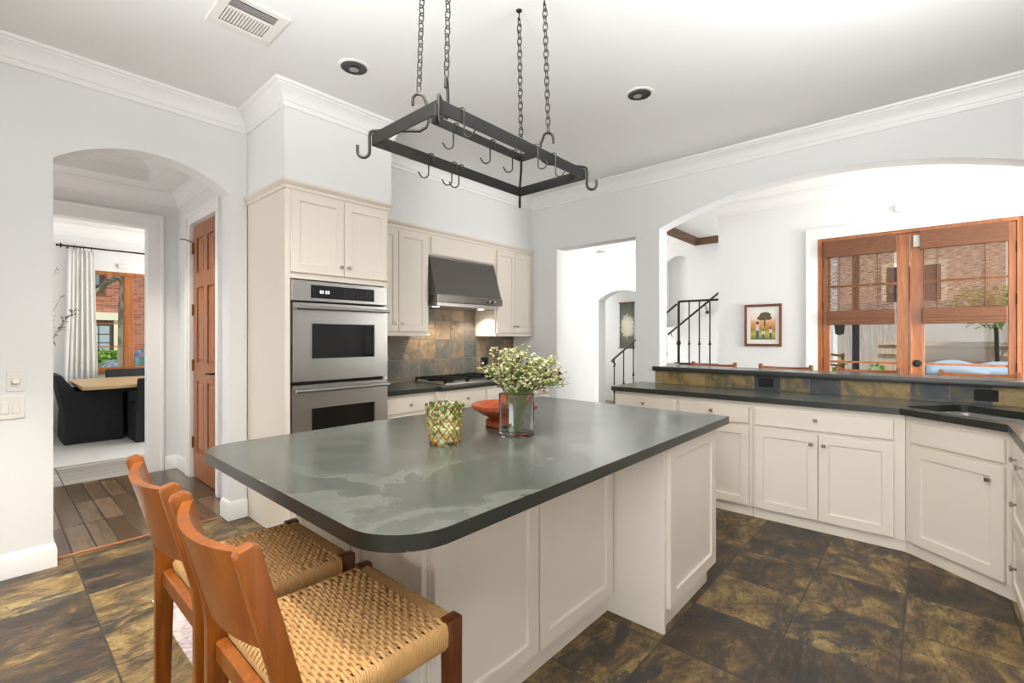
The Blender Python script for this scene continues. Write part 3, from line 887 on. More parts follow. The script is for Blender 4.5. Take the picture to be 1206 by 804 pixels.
pen('cream peninsula cabinet with one drawer, nearest the doorway', 1.582, 2.172, [(1.60, 2.155, 1.88)], [(1.60, 2.155, 1.65)])
pen('cream peninsula cabinet whose front is half hidden by the island corner', 1.003, 1.580, [(1.025, 1.565, 1.30)], [(1.025, 1.565, 1.52)])
pen('cream peninsula cabinet with two doors under one wide drawer', .115, 1.001, [(.17, .985, .595)], [(.17, .578, .545), (.582, .985, .62)])
# diagonal sink cabinet
A = Vector((PX, .113)); B_ = Vector((3.505, -.335))
dd = (B_ - A); DL = dd.length; dd.normalize(); nn = Vector((dd.y, -dd.x))   # outward (towards the room)
if nn.x > 0: nn = -nn
def Ts(a, bb, c):
    p = A + dd * a + nn * (c + .001)
    return (p.x, p.y, bb)
t = thing('sink_cabinet', 'cream diagonal corner cabinet with one large door below the sink', 'cabinet', (3.95, -.4, 0))
b = MB(); b.prism_z([tuple(A), tuple(B_), (3.505, -.985), (4.425, -.985), (4.425, .113)], .075, .70).prism_z([tuple(A), tuple(B_), tuple(B_ - nn * .02), tuple(A - nn * .02)], .70, .874); obj('body', b, 'cab', t, smooth=False)
b = MB(); b.prism_z([(PX + .0125, .1155), tuple(A - nn * .012 + dd * .012), tuple(B_ - nn * .012), (3.51, -.97), (4.42, -.97), (4.42, .1155)], .001, .0745); obj('plinth', b, 'cab', t, smooth=False)
b = MB(); b.slab(lambda a, bb, c: Ts(a + .045, bb + .705, c), DL - .09, .13, .02, .005); obj('false_drawer', b, 'cab', t, smooth=False)
b = MB(); b.shaker(lambda a, bb, c: Ts(a + .045, bb + .085, c), DL - .09, .60, rail=.062); d = obj('door', b, 'cab', t, smooth=False)
k = MB(); k.knob(Ts, DL - .105, .605, .021); obj('knob', k, 'nickel', d)
# run beside the camera
RY = -.335
t = thing('drawer_cabinet', 'cream cabinet with a stack of three drawers at the right edge', 'cabinet', (3.2, -.65, 0))
b = MB(); b.box(2.90, 3.503, -.985, RY, .075, .874); obj('body', b, 'cab', t, smooth=False)
b = MB(); b.box(2.901, 3.502, -.97, RY - .012, .001, .0745); obj('plinth', b, 'cab', t, smooth=False)
def Tr(a, bb, c): return (3.485 - a, RY + .001 + c, bb)
for z0, z1 in ((.705, .835), (.42, .685), (.085, .40)):
    b = MB()
    if z1 > .8: b.slab(lambda a, bb, c: Tr(a, bb + .705, c), .56, .13, .02, .005)
    else: b.shaker(lambda a, bb, c, z0=z0: Tr(a, bb + z0, c), .56, z1 - z0, rail=.05)
    d = obj('drawer', b, 'cab', t, smooth=False)
    k = MB()
    zc = (z0 + z1) / 2
    k.knob(Tr, .18, zc, .021)
    obj('knob', k, 'nickel', d)
    if z1 > .8:
        k = MB(); k.knob(Tr, .38, zc, .021); obj('knob', k, 'nickel', d)

# counter with the sink cut-out
ce = Vector((3.83, .143)); cf = Vector((3.478, -.299))
SC = (ce + cf) / 2 - nn * .335
def srect(hl, hw, r=.05, n=5):
    pts = rounded(-hl, hl, -hw, hw, (r, r, r, r), n)
    return [tuple(SC + dd * p[0] + nn * p[1]) for p in pts]
outer = [(3.83, 2.19), (4.427, 2.19), (4.427, -.985), (2.90, -.985), (2.90, -.299), tuple(cf), tuple(ce)]
inner = srect(.355, .235)
b = MB()
def loopv(pts, z): return [b.bm.verts.new((p[0], p[1], z)) for p in pts]
for z in (.875, .915):
    lo, li = loopv(outer, z), loopv(inner, z)
    es = []
    for L in (lo, li):
        for i in range(len(L)): es.append(b.bm.edges.new((L[i], L[(i + 1) % len(L)])))
    bmesh.ops.triangle_fill(b.bm, use_beauty=True, edges=es)
    if z < .9: l0, i0 = lo, li
for A0, A1 in ((l0, lo), (i0, li)):
    for i in range(len(A0)): b.face([A0[i], A0[(i + 1) % len(A0)], A1[(i + 1) % len(A1)], A1[i]])
tag(edge_mat(obj('peninsula_countertop', b, 'counter', smooth=False)), 'dark slate counter on the peninsula wrapping round the corner sink', 'countertop')
sk = thing('kitchen_sink', 'stainless steel sink set in the corner of the slate counter', 'sink', (SC.x, SC.y, .72))
b = MB()
R0 = [srect(.353, .233), srect(.340, .220), srect(.330, .210), srect(.310, .19, .04)]
zs = (.872, .872, .868, .725)
rings = [[b.bm.verts.new((p[0], p[1], z)) for p in R] for R, z in zip(R0, zs)]
for A0, A1 in zip(rings, rings[1:]):
    for i in range(len(A0)): b.face([A0[i], A0[(i + 1) % len(A0)], A1[(i + 1) % len(A1)], A1[i]])
b.face(rings[-1])
obj('basin', b, plain('satin sink steel', '#a8a6a2', .42, .85), sk)
b = MB(); b.lathe([(0, .7262), (.045, .7262), (.04, .728), (0, .728)], (SC.x, SC.y, 0), 18); obj('drain', b, plain('satin drain steel', '#8b8984', .5, .85), sk)
# tile strip and raised bar
struct('wall_bar_tile', MB().box(4.428, XR - .0005, -.985, 2.04, .9162, 1.034), 'bart')
b = MB().prism_z([(4.395, 2.055), (XR - .001, 2.055), (XR - .001, 1.995), (4.80, 1.995), (4.80, -.615), (XR - .001, -.615), (XR - .001, -.985), (4.395, -.985)], 1.0345, 1.0765, .003)
tag(edge_mat(obj('bar_countertop', b, 'counter')), 'long dark slate raised bar top over the tile strip', 'countertop')
outlet_x('wall_outlet', 'black outlet in the tile strip below the framed photo side of the bar', 1.044, .977, 4.4275)
outlet_x('wall_outlet', 'black outlet in the tile strip directly behind the sink', -.281, .977, 4.4275)

# ------------------------------------------------------------------ stools
def make_stool(seat_z, label, group):
    t = thing('counter_stool', label, 'stool', (0, 0, 0), group)
    sz = seat_z
    for sy in (-1, 1):
        y0, y1 = sorted((sy * .19, sy * .225))
        b = MB(); b.hexa([(.178, y0, 0), (.215, y0, 0), (.215, y1, 0), (.178, y1, 0), (.172, y0, sz + .004), (.217, y0, sz + .004), (.217, y1, sz + .004), (.172, y1, sz + .004)], .004, 2)
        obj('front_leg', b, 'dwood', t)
        y0, y1 = sorted((sy * .196, sy * .226))
        prof = [(-.232, 0), (-.197, 0), (-.180, sz - .03), (-.184, sz + .04), (-.262, sz + .335), (-.275, sz + .343), (-.298, sz + .336), (-.303, sz + .325), (-.236, sz + .065), (-.230, sz + .0)]
        b = MB(); b.prism_y(prof, y0, y1, .004, 2)
        obj('rear_leg', b, 'owood', t)
        b = MB(); ys = sorted((sy * .198, sy * .220))
        b.hexa([(-.200, ys[0], .175), (.178, ys[0], .175), (.178, ys[1], .175), (-.200, ys[1], .175), (-.200, ys[0], .21), (.178, ys[0], .21), (.178, ys[1], .21), (-.200, ys[1], .21)], .004)
        obj('side_stretcher', b, 'owood', t)
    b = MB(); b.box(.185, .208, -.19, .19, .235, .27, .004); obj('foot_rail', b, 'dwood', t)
    b = MB(); b.box(-.214, -.186, -.196, .196, sz - .085, sz - .035, .004); obj('seat_rail', b, 'owood', t)
    b = MB(); b.box(-.222, -.202, -.196, .196, .21, .245, .004); obj('rear_stretcher', b, 'owood', t)
    # curved back board
    b = MB()
    NY, rows = 18, []
    zz = [(.115, 0), (.20, 0), (.29, 0), (.322, 0)]
    def cx(z): return -.195 - (z - .04) * .27
    grid = {}
    for side in (0, 1):
        for j, (z, _) in enumerate(zz):
            for i in range(NY + 1):
                y = -.1955 + .391 * i / NY
                sag = .042 * (1 - (y / .1955) ** 2)
                edge = .030 * (1 - (y / .1955) ** 2) if j == len(zz) - 1 else 0
                x = cx(z) - sag + (.011 if side == 0 else -.011)
                grid[side, j, i] = b.bm.verts.new((x, y, sz + z - edge * .25))
    J = len(zz) - 1
    for side in (0, 1):
        for j in range(J):
            for i in range(NY): b.face([grid[side, j, i], grid[side, j, i + 1], grid[side, j + 1, i + 1], grid[side, j + 1, i]])
    for i in range(NY):
        for j in (0, J): b.face([grid[0, j, i], grid[0, j, i + 1], grid[1, j, i + 1], grid[1, j, i]])
    for j in range(J):
        for i in (0, NY): b.face([grid[0, j, i], grid[0, j + 1, i], grid[1, j + 1, i], grid[1, j, i]])
    obj('backrest', b, 'owood', t)
    # woven cord seat
    b = MB(); b.box(-.178, .170, -.208, .208, sz - .06, sz - .0145, .01); obj('seat_undershade', b, 'undershade', t)  # dark box under the weave; its colour stands for shade in the holes
    b = MB()
    n_w, n_p = 30, 23
    ys_ = [-.186 + .372 * i / (n_p - 1) for i in range(n_p)]
    for k in range(n_w):
        x = -.172 + .338 * k / (n_w - 1)
        pts = [(x, -.212, sz - .03), (x, -.2165, sz - .02), (x, -.210, sz - .006)]
        for i, y in enumerate(ys_):
            ph = ((i + k) % 2) * 2 - 1
            dip = -.006 * (1 - (y / .2) ** 2) * (1 - (x / .19) ** 2)
            if i: pts.append((x, y - .00845, sz - .0045 + dip))
            pts.append((x, y, sz - .0045 + ( .0042) * ph + dip))
        pts += [(x, .210, sz - .006), (x, .2165, sz - .02), (x, .212, sz - .03)]
        b.tube(pts, .0046, 6)
    for y in ys_:
        for dy in (-.0032, .0032):
            b.tube([(-.182, y + dy, sz - .05), (-.186, y + dy, sz - .02), (-.176, y + dy, sz - .0045)] + [(xx, y + dy, sz - .0065 - .006 * (1 - (y / .2) ** 2) * (1 - (xx / .19) ** 2)) for xx in (-.12, -.06, 0, .06, .12, .168)] + [(.210, y + dy, sz - .006), (.215, y + dy, sz - .02), (.210, y + dy, sz - .05)], .0029, 5)
    for sy in (-1, 1):
        for k in range(58):
            x = -.174 + .344 * k / 57
            b.tube([(x, sy * .2085, sz - .003), (x, sy * .217, sz - .008), (x, sy * .2205, sz - .025), (x, sy * .2195, sz - .055), (x, sy * .210, sz - .068)], .0031, 5)
    for k in range(54):
        y = -.188 + .376 * k / 53
        b.tube([(.172, y, sz - .006), (.196, y, sz - .001), (.212, y, sz - .012), (.213, y, sz - .045), (.205, y, sz - .06)], .0036, 5)
    obj('woven_seat', b, 'cord', t, angle=80)
    return t
ST = make_stool(.655, 'orange wood counter stool with woven seat, nearer one by the island corner', 'counter stools at the island')
ST.location = (.585, 1.107, 0)
dup(ST, (.585, 1.625, 0), 0, 'orange wood counter stool with woven seat, second along and farther from the camera')
BS = make_stool(.765, 'wooden bar stool whose back rail shows above the bar, below the picture', 'bar stools behind the bar')
BS.name = 'bar_stool'
BS.location = (4.79, 1.03, 0); BS.rotation_euler = (0, 0, PI)
dup(BS, (4.79, 1.69, 0), PI, 'wooden bar stool whose back rail shows below the stair railing')
dup(BS, (4.79, .405, 0), PI, 'wooden bar stool whose back rail shows below the left french door')
dup(BS, (4.79, -.28, 0), PI, 'wooden bar stool whose back rail shows below the right french door')
for i, o in enumerate(ob for ob in list(COL.objects) if ob.name.startswith('bar_stool') or (ob.type == 'EMPTY' and ob.name.startswith('counter_stool') and abs(ob.location.x - 4.79) < .01)):
    o.name = 'bar_stool'; o['category'] = 'stool'

b = MB()
b.box(.565, 1.15, 2.115, 2.995, .001, .009, .003)
tag(obj('kitchen_mat', b, 'mat'), 'pale mauve faded patterned mat on the slate floor behind the stools', 'rug')

# ------------------------------------------------------------------ hanging pot rack
pr = thing('pot_rack', 'black iron pot rack hanging on four chains above the island', 'pot rack', (1.525, 1.50, 2.15))
rx0, rx1, ry0, ry1 = 1.055, 1.99, 1.285, 1.715
RZ = 2.15
def ring(b, x0, x1, y0, y1, z0, z1, t=.006):
    b.box(x0, x1, y0, y0 + t, z0, z1).box(x0, x1, y1 - t, y1, z0, z1)
    b.box(x0, x0 + t, y0 + t, y1 - t, z0, z1).box(x1 - t, x1, y0 + t, y1 - t, z0, z1)
b = MB(); ring(b, rx0, rx1, ry0, ry1, RZ, RZ + .05); obj('outer_frame', b, 'iron', pr, smooth=False)
ix0, ix1, iy0, iy1 = 1.235, 1.815, 1.445, 1.555
b = MB(); ring(b, ix0, ix1, iy0, iy1, RZ + .105, RZ + .143, .006); obj('inner_frame', b, 'iron', pr, smooth=False)
ctr = Vector((1.525, 1.50))
for (cx, cy), (ox, oy) in (((ix0, iy0), (rx0, ry0)), ((ix0, iy1), (rx0, ry1)), ((ix1, iy0), (rx1, ry0)), ((ix1, iy1), (rx1, ry1))):
    c = Vector((cx, cy)); o_ = Vector((ox, oy))
    u = (o_ - c); L = u.length; u.normalize()
    def P(d, z): return (c.x + u.x * d, c.y + u.y * d, z)
    top = 2.37
    pts = [P(.075, top - .045), P(.075, top - .02)] + [P(.05 + .025 * math.cos(t), top - .02 + .025 * math.sin(t)) for t in [i * PI / 8 for i in range(1, 8)]]
    pts += [P(.025, top - .02), P(.012, top - .05), P(.010, 2.262), P(.02, 2.238), P(.045, 2.222)]
    pts += [P(L - .03, 2.214), P(L - .002, 2.212), P(L + .006, 2.206), P(L + .009, 2.19), P(L + .009, 2.125)]
    pts += [P(L + .009 + .024 * (1 - math.cos(t)), 2.125 - .024 * math.sin(t)) for t in [i * PI / 8 for i in range(1, 9)]]
    pts += [P(L + .057, 2.15)]
    b = MB(); b.tube(pts, .0066, 8); obj('corner_hook', b, 'iron', pr)
    p0 = Vector(P(.05, top + .012)); 
    q = ctr + (Vector((p0.x, p0.y)) - ctr) * .93
    p1 = Vector((q.x, q.y, CEIL - .002))
    dv = p1 - p0; n = 19
    b = MB()
    ax = dv.normalized(); s1 = ax.cross(Vector((1, .2, 0))).normalized(); s2 = ax.cross(s1)
    for k in range(n):
        cpt = p0 + dv * ((k + .5) / n) * .94
        sd = s1 if k % 2 else s2
        hl, hw = .0225, .0118
        lp = [cpt + ax * (hl * math.sin(t) * (1 if abs(math.sin(t)) < 2 else 1)) + sd * (hw * math.copysign(abs(math.cos(t)) ** .7, math.cos(t))) for t in [i * 2 * PI / 14 for i in range(14)]]
        b.tube(lp, .0027, 5, closed=True)
    top_p = p0 + dv * .94
    b.tube([top_p - ax * .01, top_p + ax * .02, p1 - ax * .01, p1], .003, 6)
    b.lathe([(0, CEIL - .006), (.014, CEIL - .006), (.016, CEIL - .001), (0, CEIL - .001)], (p1.x, p1.y, 0), 12)
    obj('chain', b, 'chain', pr)
def pot_hook(bar, x, y, ang, label, group, z=RZ + .05):
    """hook draped over a frame bar; ang = direction the J points"""
    t = Vector((math.cos(ang), math.sin(ang)))
    def P(d, zz): return (x + t.x * d, y + t.y * d, zz)
    pts = [P(-.011, z - .035), P(-.011, z + .002), P(-.006, z + .007), P(.006, z + .007), P(.011, z + .002), P(.011, z - .085)]
    pts += [P(.011 + .02 * (1 - math.cos(a)), z - .085 - .02 * math.sin(a)) for a in [i * PI / 8 for i in range(1, 7)]]
    pts += [P(.058, z - .078)]
    b = MB(); b.tube(pts, .0032, 6)
    tag(obj('pot_hook', b, 'iron'), label, 'hook', group)
g1, g2, g3 = 'hooks on the near bar', 'hooks on the inner frame', 'hooks on the far bar'
for x in (1.165, 1.60, 1.73):
    pot_hook('near', x, ry0 + .003, -PI / 2 + (.35 if x < 1.5 else .3), 'small black pot hook hanging on the near long bar of the rack', g1)
for x in (1.37, 1.60, 1.76):
    pot_hook('inner', x, iy1 - .003, PI * .75, 'small black pot hook hanging on the inner frame of the rack', g2, RZ + .143)
for x in (1.36, 1.50, 1.545):
    pot_hook('far', x, ry1 - .003, PI * .75, 'small black pot hook hanging on the far long bar of the rack', g3)

# ------------------------------------------------------------------ ceiling fixtures
def can(x, y, label, on=False):
    t = thing('recessed_light', label, 'ceiling light', (x, y, CEIL))
    b = MB(); b.lathe([(.078, CEIL - .0008), (.098, CEIL - .0008), (.096, CEIL - .006), (.080, CEIL - .008), (.078, CEIL - .006)], (x, y, 0), 32)
    b.face
    obj('trim_ring', b, 'plast', t)
    b = MB(); b.lathe([(.0785, CEIL - .0065), (.055, CEIL - .0022), (.03, CEIL - .0018), (0, CEIL - .0016)], (x, y, 0), 28); obj('baffle', b, 'black', t)
    b = MB(); b.ball((x + .012, y + .02, CEIL - .005), .03, 2, (1, 1, .12)); obj('bulb', b, plain('grey bulb', '#8d8b88', .3) if 'grey bulb' not in bpy.data.materials else bpy.data.materials['grey bulb'], t)
can(1.526, 2.683, 'dark round recessed ceiling light near the oven tower')
can(3.011, 1.502, 'dark round recessed ceiling light nearer the right wall')
# downlight above the stools, and an added narrow spot brightening the left floor
def ceiling_spot(x, y, e, sp=150):
    light('ceiling_spot_light', 'SPOT', (x, y, CEIL - .02), (0, 0, -1), e, color=(1, .93, .82), spot_size=math.radians(sp), spot_blend=.6, shadow_soft_size=.07)
ceiling_spot(.72, 1.15, 190)
ceiling_spot(-0.1, 2.9, 480, 58)
light('hall_fill_spot', 'SPOT', (.5, 4.95, 2.98), (0, 0, -1), 90, color=(1, .94, .85), spot_size=math.radians(95), spot_blend=.5, shadow_soft_size=.08)  # added spot without a fixture, brightening the hall planks
cv = thing('ceiling_vent', 'white rectangular ceiling air vent with slotted louvres', 'vent', (.93, 2.70, CEIL))
vx0, vx1, vy0, vy1 = .765, 1.075, 2.53, 2.86
b = MB()
for a in ((vx0, vx1, vy0, vy0 + .04), (vx0, vx1, vy1 - .055, vy1), (vx0, vx0 + .045, vy0 + .04, vy1 - .055), (vx1 - .045, vx1, vy0 + .04, vy1 - .055)):
    b.box(*a, CEIL - .010, CEIL - .0005, .002)
obj('frame', b, 'plast', cv, smooth=False)
b = MB(); b.box(vx0 + .045, vx1 - .045, vy0 + .04, vy1 - .055, CEIL - .0018, CEIL - .0008); obj('duct', b, 'gap', cv)
b = MB()
for i in range(5):
    y = 2.582 + i * .014
    b.hexa([(vx0 + .046, y, CEIL - .009), (vx1 - .046, y, CEIL - .009), (vx1 - .046, y + .004, CEIL - .009), (vx0 + .046, y + .004, CEIL - .009), (vx0 + .046, y + .006, CEIL - .003), (vx1 - .046, y + .006, CEIL - .003), (vx1 - .046, y + .009, CEIL - .003), (vx0 + .046, y + .009, CEIL - .003)])
b.box(vx0 + .045, vx1 - .045, 2.652, 2.662, CEIL - .0095, CEIL - .002)
for i in range(15):
    x = vx0 + .05 + i * .0148
    b.box(x, x + .009, 2.663, 2.79, CEIL - .009, CEIL - .002)
obj('louvre', b, 'plast', cv, smooth=False)

tag(obj('ceiling_plate', MB().box(1.96, 2.10, 2.65, 2.78, CEIL - .006, CEIL - .0005, .002), 'plast'), 'plain white square cover plate on the ceiling beyond the pot rack', 'cover plate')
# ------------------------------------------------------------------ things on the island
TZ = .9155
tum = thing('glass_tumbler', 'clear tumbler covered in a green, amber and red trellis mosaic pattern', 'tumbler', (1.285, 1.525, TZ))
s = NT('mosaic glass')
v = s.co()
sep = s.n('SeparateXYZ'); s.l(v, sep.inputs[0])
ang = s.math('ARCTAN2', sep.outputs[1], sep.outputs[0])
u_ = s.math('MULTIPLY', ang, 13 / (2 * PI)); zz_ = s.math('MULTIPLY', sep.outputs[2], 21.0)
def dline(a): return s.math('LESS_THAN', s.math('PINGPONG', a, .5), .05)
lines = s.math('MAXIMUM', dline(s.math('ADD', u_, zz_)), dline(s.math('SUBTRACT', u_, zz_)))
vo = s.n('TexVoronoi'); s.l(v, vo.inputs['Vector']); vo.inputs['Scale'].default_value = 105
vs = s.n('SeparateColor'); s.l(vo.outputs['Color'], vs.inputs[0])
zf = s.math('MULTIPLY', sep.outputs[2], 8.0)
pick = s.math('ADD', s.math('MULTIPLY', vs.outputs[0], .8), s.math('SUBTRACT', .45, zf), clamp=True)
pick2 = s.math('ADD', s.math('MULTIPLY', vs.outputs[0], .62), s.math('MULTIPLY', s.math('SUBTRACT', .7, s.math('MULTIPLY', sep.outputs[2], 6.0)), .4))
dots = s.ramp(pick2, [(.0, '#4d7a34'), (.12, '#86aa5c'), (.24, '#c8d59a'), (.36, '#e8ecd0'), (.48, '#f0e3b0'), (.60, '#e3c257'), (.70, '#d99a48'), (.80, '#b8622e'), (.90, '#f4ecd0')], 'CONSTANT')
colr = s.mix(lines, dots, '#8e4a1e')
solid = s.math('MAXIMUM', lines, s.math('GREATER_THAN', vs.outputs[1], .52))
s.set(colr, .25)
tl = s.n('BsdfTranslucent'); s.l(colr, tl.inputs[0])
m1 = s.n('MixShader'); m1.inputs[0].default_value = .45; s.l(s.b.outputs[0], m1.inputs[1]); s.l(tl.outputs[0], m1.inputs[2])
trp = s.n('BsdfTransparent'); trp.inputs[0].default_value = (.93, .95, .85, 1)
gls = s.n('BsdfGlossy'); gls.inputs['Roughness'].default_value = .03
m3 = s.n('MixShader'); m3.inputs[0].default_value = .12; s.l(trp.outputs[0], m3.inputs[1]); s.l(gls.outputs[0], m3.inputs[2])
m2 = s.n('MixShader'); s.l(solid, m2.inputs[0]); s.l(m3.outputs[0], m2.inputs[1]); s.l(m1.outputs[0], m2.inputs[2])
s.l(m2.outputs[0], s.out.inputs['Surface'])
b = MB(); b.lathe([(0, .014), (.061, .014), (.0795, .168), (.082, .170), (.084, .168), (.0665, .005), (.064, 0), (0, 0)], tuple(tum.location), 44)
obj('cup', b, s.m, tum)
b = MB(); b.lathe([(0, .0145), (.0605, .0145), (.0655, .062), (.058, .064), (0, .061)], tuple(tum.location), 32)
o = obj('wax_fill', b, plain('pale yellow wax', '#f6ecc8', .5), tum)

bowl = thing('wooden_bowl', 'orange turned wooden footed bowl behind the flower vase', 'bowl', (1.755, 1.615, TZ))
b = MB()
b.lathe([(0, 0), (.090, 0), (.098, .006), (.098, .026), (.090, .033), (.078, .036), (.080, .041), (.118, .060), (.152, .083), (.160, .086), (.168, .092), (.168, .106), (.162, .111), (.146, .109), (.13, .09), (.08, .062), (0, .052)], tuple(bowl.location), 44)
obj('bowl', b, 'bowl', bowl)

vase = thing('glass_vase', 'clear oval glass vase holding the wildflowers', 'vase', (1.60, 1.40, TZ))
VB = Vector((1.60, 1.40, TZ))
VL = Vector((math.sin(YAW), -math.cos(YAW), 0)); VD = Vector((math.cos(YAW), math.sin(YAW), 0))   # the oval's long and short axis
VA, VBs, VH = .080, .050, .190
def ov_ring(b, k, z, n=48):
    return [b.bm.verts.new(VB + VL * ((VA - k) * math.cos(t * 2 * PI / n)) + VD * ((VBs - k) * math.sin(t * 2 * PI / n)) + Vector((0, 0, z))) for t in range(n)]
b = MB()
rings = [ov_ring(b, k, z) for k, z in ((.012, .018), (.006, .024), (.0045, VH), (.002, VH + .003), (0, VH), (0, .006), (.005, 0))]
b.face(rings[0]); b.face(rings[-1][::-1])
for A_, B2_ in zip(rings, rings[1:]):
    for i in range(len(A_)): b.face([A_[i], A_[(i + 1) % len(A_)], B2_[(i + 1) % len(A_)], B2_[i]])
obj('vessel', b, 'glass', vase)
rnd = random.Random(5)
bq = thing('flower_bouquet', 'loose bouquet of tiny cream and yellow-green wildflowers in the glass vase', 'flowers', (1.60, 1.40, TZ + .02))
def spray(k):
    b = MB()
    l = rnd.uniform(-1, 1); dp = rnd.uniform(-1, 1)
    base_ = VB + VL * (-.012 + .014 * l + rnd.uniform(-.018, .018)) + VD * (.018 * dp) + Vector((0, 0, .021))
    rim = VB + VL * (.052 * l) + VD * (.030 * dp) + Vector((0, 0, VH))
    hgt = rnd.uniform(.085, .215) - .05 * max(0, l) - .02 * abs(l)
    tip = rim + VL * (.10 * l + (.075 * max(0, l) + rnd.uniform(-.02, .02))) + VD * (.07 * dp) + Vector((0, 0, hgt))
    mid = rim.lerp(tip, .5) + VL * (-.012 * l) + Vector((0, 0, .014))
    b.mi = 0
    b.tube([base_, base_.lerp(rim, .5) + VL * rnd.uniform(-.008, .008), rim, mid, tip], [.0009, .0009, .0010, .0010, .0008], 5)
    for j in range(12):                       # fine leaves on the stem
        p = base_.lerp(rim, rnd.uniform(.5, 1.0)) if j < 3 else (rim.lerp(mid, rnd.random()) if j < 8 else mid.lerp(tip, rnd.random() * .8))
        d = Vector((rnd.uniform(-1, 1), rnd.uniform(-1, 1), rnd.uniform(.3, 1.2))).normalized()
        if j < 3: d = Vector((d.x * .25, d.y * .25, d.z)).normalized()
        q = p + d * rnd.uniform(.016, .032)
        if j < 3:
            qq = q - VB
            if abs(qq.dot(VL)) > .066 or abs(qq.dot(VD)) > .036: continue
        w_ = d.cross(Vector((0, 0, 1))).normalized() * .0028
        m_ = (p + q) / 2
        b.face([b.bm.verts.new(x) for x in (p, m_ + w_, q, m_ - w_)])
    nb = rnd.randint(8, 12)
    dark = k % 8 == 4
    for j in range(nb):
        t = rnd.uniform(.12, 1.0)
        p = rim.lerp(mid, t * 2) if t < .5 else mid.lerp(tip, t * 2 - 1)
        d = Vector((rnd.gauss(0, 1), rnd.gauss(0, 1), rnd.uniform(.1, 1.3))).normalized()
        q = p + d * rnd.uniform(.018, .045)
        b.mi = 0; b.tube([p, p.lerp(q, .5) + Vector((0, 0, .002)), q], .0008, 4)
        for m in range(rnd.randint(2, 4)):
            r_ = rnd.uniform(.0038, .0078)
            c_ = q + Vector((rnd.gauss(0, .007), rnd.gauss(0, .007), rnd.gauss(0, .006)))
            b.mi = (3 if dark and rnd.random() < .8 else (1 if rnd.random() < .5 else 2))
            b.ball(c_, r_, 1, (1, 1, .75))
    obj('flower_spray', b, ['stem', 'blossom', 'bud', 'maroon'], bq)
for k in range(88): spray(k)

# ------------------------------------------------------------------ wall plates by the arch
sw = thing('dimmer_switch', 'white dimmer plate with round knob, upper of the two plates left of the arch', 'switch', (.105, AY, 1.113))
b = MB(); b.box(.072, .148, AY - .006, AY - .0005, 1.055, 1.175, .002); obj('cover_plate', b, 'plast', sw)
b = MB(); b.box(.088, .132, AY - .009, AY - .0061, 1.08, 1.15, .002); obj('insert', b, 'plast', sw)
b = MB(); b.lathe([(0, -.028), (.015, -.028), (.018, -.024), (.019, -.0092), (0, -.0092)], (.11, AY, 1.115), 20, 'y'); obj('knob', b, 'plast', sw)
sw = thing('rocker_switch', 'wide white rocker switch plate, lower of the two plates left of the arch', 'switch', (.08, AY, .965))
b = MB(); b.box(-.02, .146, AY - .006, AY - .0005, .90, 1.03, .002); obj('cover_plate', b, 'plast', sw)
for x in (.0, .048, .093):
    b = MB(); b.box(x + .002, x + .034, AY - .010, AY - .0061, .93, 1.0, .002); obj('rocker', b, 'plast', sw)
t = thing('wall_outlet', 'white outlet plate low on the bright passage wall beyond the doorway', 'outlet', (4.66, 3.262, .945))
b = MB(); b.box(4.625, 4.70, 3.255, 3.2615, .885, 1.005, .002); obj('cover_plate', b, 'plast', t)
b = MB(); b.box(4.645, 4.68, 3.252, 3.2548, .95, .985, .001).box(4.645, 4.68, 3.252, 3.2548, .905, .94, .001); obj('socket', b, 'plast', t)

